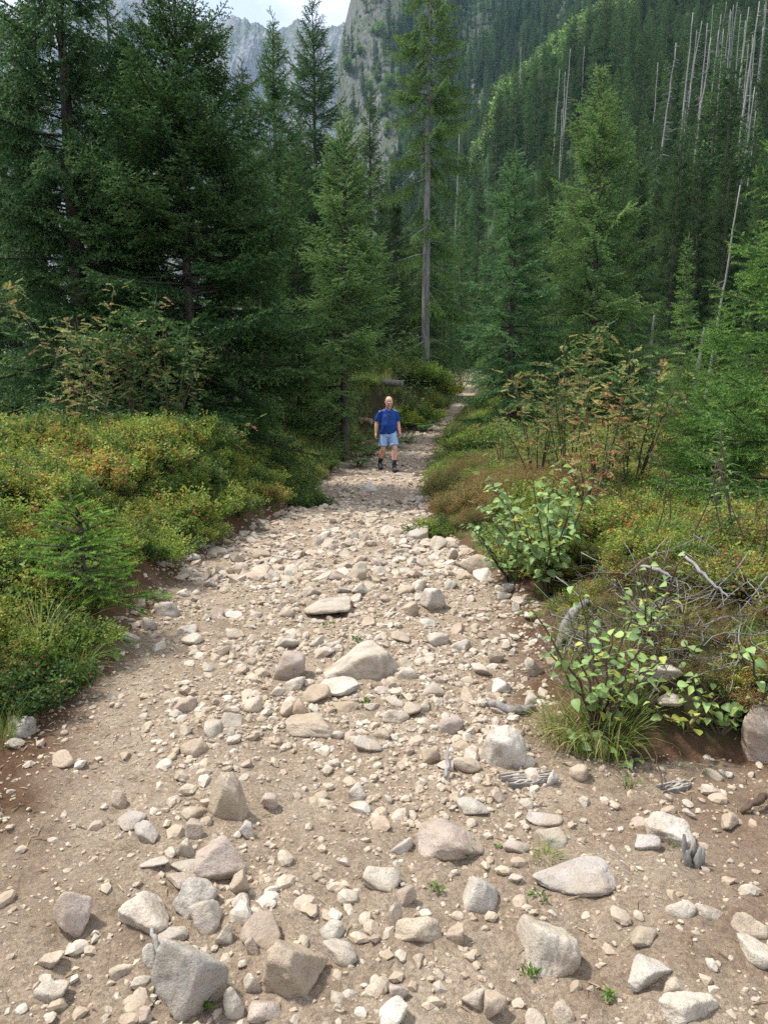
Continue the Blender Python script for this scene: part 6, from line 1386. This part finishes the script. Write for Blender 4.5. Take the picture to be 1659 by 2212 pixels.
plank(1285, 1605, 1300, 1640, 3, .04, 'small sliver of grey wood by the right tussock')
g = on(1495, 1868); e = empty('rotten_stump', tuple(g)); tag(e, 'small dark rotten stump under the whitish speckled boulder', 'stump')
for k in range(5):
    mb = MB(); a = k * 1.25; p = np.array([.025 * math.cos(a), .02 * math.sin(a), -.02]); mb.tube([p, p + [.004 * math.cos(a), 0, .05], p + [.012 * math.cos(a), .01 * math.sin(a), .085 + .02 * (k % 3)]], [.016, .014, .005], 6); obj('splinter', mb.mesh('splinter', [M['rootwood']]), e)

# ================================================================ the walker
def loft(rings, sides=20):
    """rings: (x, y, z, rx, ry) stacked upward"""
    a = np.arange(sides) * 2 * math.pi / sides; V = []
    for (x, y, z, rx, ry) in rings: V.append(np.stack([x + rx * np.cos(a), y + ry * np.sin(a), np.full(sides, z)], 1))
    V = np.vstack(V); n = len(rings); q = [(i * sides + j, i * sides + (j + 1) % sides, (i + 1) * sides + (j + 1) % sides, (i + 1) * sides + j) for i in range(n - 1) for j in range(sides)]
    V = np.vstack([V, [[rings[0][0], rings[0][1], rings[0][2]]], [[rings[-1][0], rings[-1][1], rings[-1][2]]]]); t = [(n * sides, (j + 1) % sides, j) for j in range(sides)] + [(n * sides + 1, (n - 1) * sides + j, (n - 1) * sides + (j + 1) % sides) for j in range(sides)]
    return V, np.array(q), np.array(t)
def blob(mb, c, r, rot=None):
    D, F = ico(3); V = D * np.array(r)
    if rot is not None: V = V @ np.array(Matrix.Rotation(rot[0], 3, rot[1])).T
    mb.add(V + np.array(c), None, F)
def chain(mb, pts, rad, sides=12):
    P = np.array(pts, float); n = 3 * (len(P) - 1) + 1; f = np.linspace(0, len(P) - 1, n); W = np.stack([np.interp(f, np.arange(len(P)), P[:, j]) for j in range(3)], 1); mb.tube(W, np.interp(f, np.arange(len(P)), rad), sides)
    for p, r in zip(pts, rad): blob(mb, p, (r * .98,) * 3)
def fuse(mb, name, mats, voxel, smooth=4):
    """one continuous skin over overlapping pieces"""
    me = mb.mesh(name + '_raw', []); o = bpy.data.objects.new('fuse', me); COL.objects.link(o)
    m = o.modifiers.new('r', 'REMESH'); m.mode = 'VOXEL'; m.voxel_size = voxel; m.use_smooth_shade = True
    s = o.modifiers.new('s', 'SMOOTH'); s.factor = .5; s.iterations = smooth
    dg = bpy.context.evaluated_depsgraph_get(); out = bpy.data.meshes.new_from_object(o.evaluated_get(dg)); out.name = name; out.materials.clear()
    for x in mats: out.materials.append(x)
    
    for p in out.polygons: p.use_smooth = True
    bpy.data.objects.remove(o); bpy.data.meshes.remove(me); return out
M['skin'] = plain_mat('skin', (.58, .33, .25), .5, .35, 25, .08)
M['shirt'] = plain_mat('blue_shirt', (.010, .050, .235), .65, .2, 30, .15, .2)
M['white_print'] = plain_mat('white_print', (.72, .74, .78), .7)
M['denim'] = plain_mat('light_denim', (.30, .44, .68), .85, .15, 60, .12, .2)
M['black'] = plain_mat('black_leather', (.022, .022, .026), .6, .4, 40, .2, .2)
M['sock'] = plain_mat('black_sock', (.015, .015, .018), .9)
M['hairline'] = plain_mat('stubble', (.30, .18, .14), .8)
wx, wy = (838 - CX) / FPX * 17.3, 17.3
walker = empty('person', (wx, wy, Hs(wx, wy) + .045), .20); tag(walker, 'bald man in blue shirt, light blue shorts and black boots walking towards us', 'person')
hipL, kneeL, ankL = (.095, -.02, .92), (.120, -.20, .515), (.105, -.24, .11)
hipR, kneeR, ankR = (-.095, .02, .92), (-.125, -.03, .505), (-.135, .27, .20)
shL, elL, wrL = (.172, -.02, 1.395), (.250, .03, 1.15), (.262, -.11, .925)
shR, elR, wrR = (-.172, -.02, 1.395), (-.262, .05, 1.145), (-.295, .00, .905)
mb = MB()
V, q, t = loft([(0, 0, .82, .15, .10), (0, 0, .92, .185, .125), (0, -.015, 1.02, .185, .135), (0, -.02, 1.12, .19, .14), (0, -.01, 1.25, .180, .125), (0, -.005, 1.34, .165, .108), (0, -.01, 1.40, .125, .085), (0, -.025, 1.46, .068, .066)]); mb.add(V, q, t)
chain(mb, [(0, -.02, 1.44), (0, -.05, 1.53), (0, -.07, 1.58)], [.068, .062, .06])
hd = np.array([0, -.115, 1.635]); tilt = .42                          # head bowed towards the ground
Rt = np.array(Matrix.Rotation(tilt, 3, 'X'))
hm = MB()
V, q, t = loft([(0, -.035, -.118, .030, .030), (0, -.030, -.100, .050, .055), (0, -.018, -.070, .064, .080), (0, -.004, -.030, .072, .094), (0, .006, .010, .076, .100), (0, .012, .050, .075, .098), (0, .014, .085, .060, .080), (0, .014, .105, .036, .050), (0, .014, .114, .010, .014)], 24); hm.add(V, q, t)
hm.tube([(0, -.094, .012), (0, -.112, -.022), (0, -.112, -.036)], [.010, .014, .013], 8); blob(hm, (0, -.113, -.032), (.017, .012, .010))
blob(hm, (0, -.092, .022), (.052, .014, .010)); blob(hm, (0, -.090, -.062), (.027, .012, .007)); blob(hm, (0, -.075, -.103), (.026, .022, .016))
for s_ in (-1, 1): blob(hm, (s_ * .078, .012, -.008), (.010, .020, .032)); blob(hm, (s_ * .042, -.070, -.028), (.020, .02, .018))
HV = np.vstack(hm.V) * 1.14 @ Rt.T + hd; mb.add(HV, np.vstack(hm.Q), np.vstack(hm.T))
for a, b, c in ((shL, elL, wrL), (shR, elR, wrR)):
    chain(mb, [np.array(a) - [0, 0, .02], b], [.056, .052]); b2 = tuple(np.array(b) * .65 + np.array(c) * .35); chain(mb, [b, b2, c], [.050, .052, .033])
    s_ = 1 if a[0] > 0 else -1; c = np.array(c); d = (c - np.array(b)); d /= np.linalg.norm(d); fwd = np.array([0, -1., 0]) + d * .2; fwd /= np.linalg.norm(fwd)
    palm = c + d * .055; chain(mb, [c, c + d * .03 + fwd * .004, palm + d * .025], [.028, .030, .027]); blob(mb, palm + fwd * .0, (.019, .040, .046))
    for k, (o_, l_) in enumerate([(-.030, .062), (-.010, .072), (.011, .069), (.031, .052)]):
        p0 = palm - fwd * o_ * 1.0 + d * .034; p1 = p0 + d * l_ * .5 + np.array([-s_ * .004, 0, 0]); p2 = p1 + d * l_ * .35 + np.array([-s_ * .016, 0, .0]); p3 = p2 + d * l_ * .18 + np.array([-s_ * .014, 0, .003]); chain(mb, [p0, p1, p2, p3], [.0105, .0100, .0092, .0080], 8)
    t0 = c + d * .022 + fwd * .022; t1 = t0 + fwd * .026 + d * .022; t2 = t1 + d * .026 + fwd * .008 + np.array([-s_ * .008, 0, 0]); chain(mb, [t0, t1, t2], [.014, .012, .0095], 8)
for h_, k_, a_ in ((hipL, kneeL, ankL), (hipR, kneeR, ankR)):
    chain(mb, [h_, tuple(np.array(h_) * .45 + np.array(k_) * .55), k_], [.105, .090, .068]); m_ = np.array(k_) * .64 + np.array(a_) * .36 + [0, .016, 0]; chain(mb, [k_, tuple(m_), tuple(np.array(k_) * .25 + np.array(a_) * .75), a_], [.066, .074, .052, .044])
    blob(mb, np.array(k_) + [0, -.02, .01], (.056, .052, .06))
body = obj('body', fuse(mb, 'body', [M['skin']], .009, 2), walker)
for s_ in (-1, 1):
    mbx = MB(); blob(mbx, np.array([s_ * .031, -.094, .004]) * 1.14 @ Rt.T + hd, (.013, .006, .006)); obj('eye', mbx.mesh('eye', [M['black']]), body)
# shirt: torso and short sleeves as one cloth
mb = MB()
V, q, t = loft([(0, 0, .875, .200, .150), (0, -.005, .90, .208, .158), (0, -.02, 1.0, .208, .170), (0, -.028, 1.10, .206, .174), (0, -.015, 1.24, .205, .158), (0, -.008, 1.34, .192, .137), (0, -.01, 1.41, .160, .112), (0, -.02, 1.46, .108, .088), (0, -.025, 1.48, .085, .080)], 28); mb.add(V, q, t)
for a, b in ((shL, elL), (shR, elR)):
    a, b = np.array(a), np.array(b); s_ = 1 if a[0] > 0 else -1; e_ = a + (b - a) * .80; chain(mb, [a + [-.05 * s_, 0, -.005], a + [.0, 0, -.012], a * .5 + e_ * .5], [.058, .072, .082]); V, q, t = tube(np.array([a, a * .5 + e_ * .5, e_ + (e_ - a) * .02]), np.array([.080, .085, .086]), 14); mb.add(V, q, t)
sv = fuse(mb, 'shirt', [M['shirt']], .0085, 3)
co = np.empty(len(sv.vertices) * 3, np.float32); sv.vertices.foreach_get('co', co); co = co.reshape(-1, 3); nn = np.empty(len(co) * 3, np.float32); sv.vertices.foreach_get('normal', nn); nn = nn.reshape(-1, 3)
fold = .020 * (np.abs(noise3(co * np.array([9, 9, 5.5]) + 2, 5)) * 2 - .35) + .004 * noise3(co * 23, 6); co = co + nn * fold[:, None]; sv.vertices.foreach_set('co', co.ravel()); sv.update()
shirt = obj('shirt', sv, walker)
def patch(name, pts, parent, mat, th=.004):
    """small printed piece: outline in x,z set just proud of the cloth"""
    from mathutils.bvhtree import BVHTree
    tree = BVHTree.FromPolygons([tuple(c) for c in co], [tuple(p.vertices) for p in sv.polygons]); V = []
    for p in pts:
        p = Vector(p); hit = tree.find_nearest(p); V.append(hit[0] + hit[1] * th)
    bm = bmesh.new(); vs = [bm.verts.new(v) for v in V]; f = bm.faces.new(vs); bmesh.ops.solidify(bm, geom=[f], thickness=.002); me = bpy.data.meshes.new(name); bm.to_mesh(me); bm.free(); me.materials.append(mat); return obj(name, me, parent)
for s_ in (-1, 1):
    for k in range(4):
        x = .100 + .032 * k; z = 1.465 - .014 * k - (.02 if k > 2 else 0); patch('shoulder_print', [(s_ * x, -.065, z), (s_ * (x + .018), -.045, z), (s_ * x, -.02, z + .01), (s_ * (x - .012), -.045, z)], shirt, M['white_print'], .006)
patch('chest_print', [(-.105, -.2, 1.315), (-.075, -.2, 1.315), (-.09, -.2, 1.35)], shirt, M['white_print']); patch('chest_print', [(.005, -.2, 1.33), (.035, -.2, 1.345), (.045, -.2, 1.375), (.02, -.2, 1.36)], shirt, M['white_print'])
patch('collar', [(-.038, -.13, 1.462), (0, -.13, 1.425), (.038, -.13, 1.462), (0, -.11, 1.475)], shirt, M['white_print'], .008)
gl = MB(); 
for s_ in (-1, 1): blob(gl, (.008 + s_ * .002, -.178, 1.29 + s_ * .026), (.018, .006, .022))
gl.tube([(.008, -.176, 1.26), (.008, -.172, 1.345)], [.004, .003], 6); tag(obj('sunglasses', gl.mesh('sunglasses', [M['black']]), shirt))
# shorts
mb = MB()
V, q, t = loft([(0, 0, .80, .19, .135), (0, 0, .88, .205, .148), (0, -.002, .93, .208, .152), (0, -.006, .955, .206, .152)], 24); mb.add(V, q, t)
for h_, k_ in ((hipL, kneeL), (hipR, kneeR)):
    h_, k_ = np.array(h_), np.array(k_); e_ = h_ + (k_ - h_) * .78; V, q, t = tube(np.array([h_ + [0, 0, .0], h_ * .6 + e_ * .4, h_ * .25 + e_ * .75, e_]), np.array([.112, .116, .114, .114]), 16); mb.add(V, q, t)
sh = fuse(mb, 'shorts', [M['denim']], .0085, 3); shorts = obj('shorts', sh, walker)
for h_, k_ in ((hipL, kneeL), (hipR, kneeR)):
    h_, k_ = np.array(h_), np.array(k_); e_ = h_ + (k_ - h_) * .75; e2 = h_ + (k_ - h_) * .80; c_ = MB(); V, q, t = tube(np.array([e_, e2]), np.array([.117, .116]), 18); c_.add(V, q, t); obj('cuff', c_.mesh('cuff', [M['denim']]), shorts)
for nm, a_, k_, pitch in (('l', ankL, kneeL, 0.0), ('r', ankR, kneeR, .42)):
    a_, k_ = np.array(a_), np.array(k_); u = (k_ - a_) / np.linalg.norm(k_ - a_); s = MB(); s.tube([a_ - u * .02, a_ + u * .06, a_ + u * .15], [.053, .052, .060], 14); obj('sock', s.mesh('sock', [M['sock']]), walker)
    Rp = np.array(Matrix.Rotation(pitch, 3, 'X')); b = MB(); F_ = MB()
    for c_, r_ in (((0, .02, -.05), (.042, .055, .040)), ((0, -.06, -.06), (.046, .085, .036)), ((0, -.13, -.068), (.047, .062, .028)), ((0, .0, .0), (.046, .052, .06))): blob(b, c_, r_)
    me = fuse(b, 'boot', [M['black']], .008, 2); c0 = np.empty(len(me.vertices) * 3, np.float32); me.vertices.foreach_get('co', c0); c0 = c0.reshape(-1, 3); c0[:, 2] = np.maximum(c0[:, 2], -.088); c0 = c0 * 1.16 @ Rp.T + a_; me.vertices.foreach_set('co', c0.ravel()); me.update(); bo = obj('boot', me, walker)
    so2 = MB(); V, q, t = loft([(0, -.05, -.108, .052, .150), (0, -.05, -.086, .052, .152)], 20); so2.add(V * 1.16 @ Rp.T + a_, q, t); obj('sole', so2.mesh('sole', [M['sock']]), bo)
wb_ = MB(); d = np.array(wrL) - np.array(elL); d /= np.linalg.norm(d); wb_.tube([np.array(wrL) - d * .035, np.array(wrL) - d * .012], [.034, .034], 14); obj('wristband', wb_.mesh('wristband', [M['black']]), walker)

# ================================================================ the air
hb = bpy.data.meshes.new('haze'); bm = bmesh.new(); bmesh.ops.create_cube(bm, size=1.0); bm.to_mesh(hb); bm.free()
hz = obj('haze', hb, loc=(0, 20, 628)); hz.scale = (5540, 5580, 1264)
m, t, out = new_mat('haze'); pv = t.nodes.new('ShaderNodeVolumePrincipled'); pv.inputs['Color'].default_value = (.40, .64, 1.0, 1); pv.inputs['Density'].default_value = 9.0e-5; pv.inputs['Anisotropy'].default_value = 0.2
t.links.new(pv.outputs[0], out.inputs['Volume']); hb.materials.append(m); tag(hz, 'faint blue haze filling the valley air', 'haze', kind='stuff')
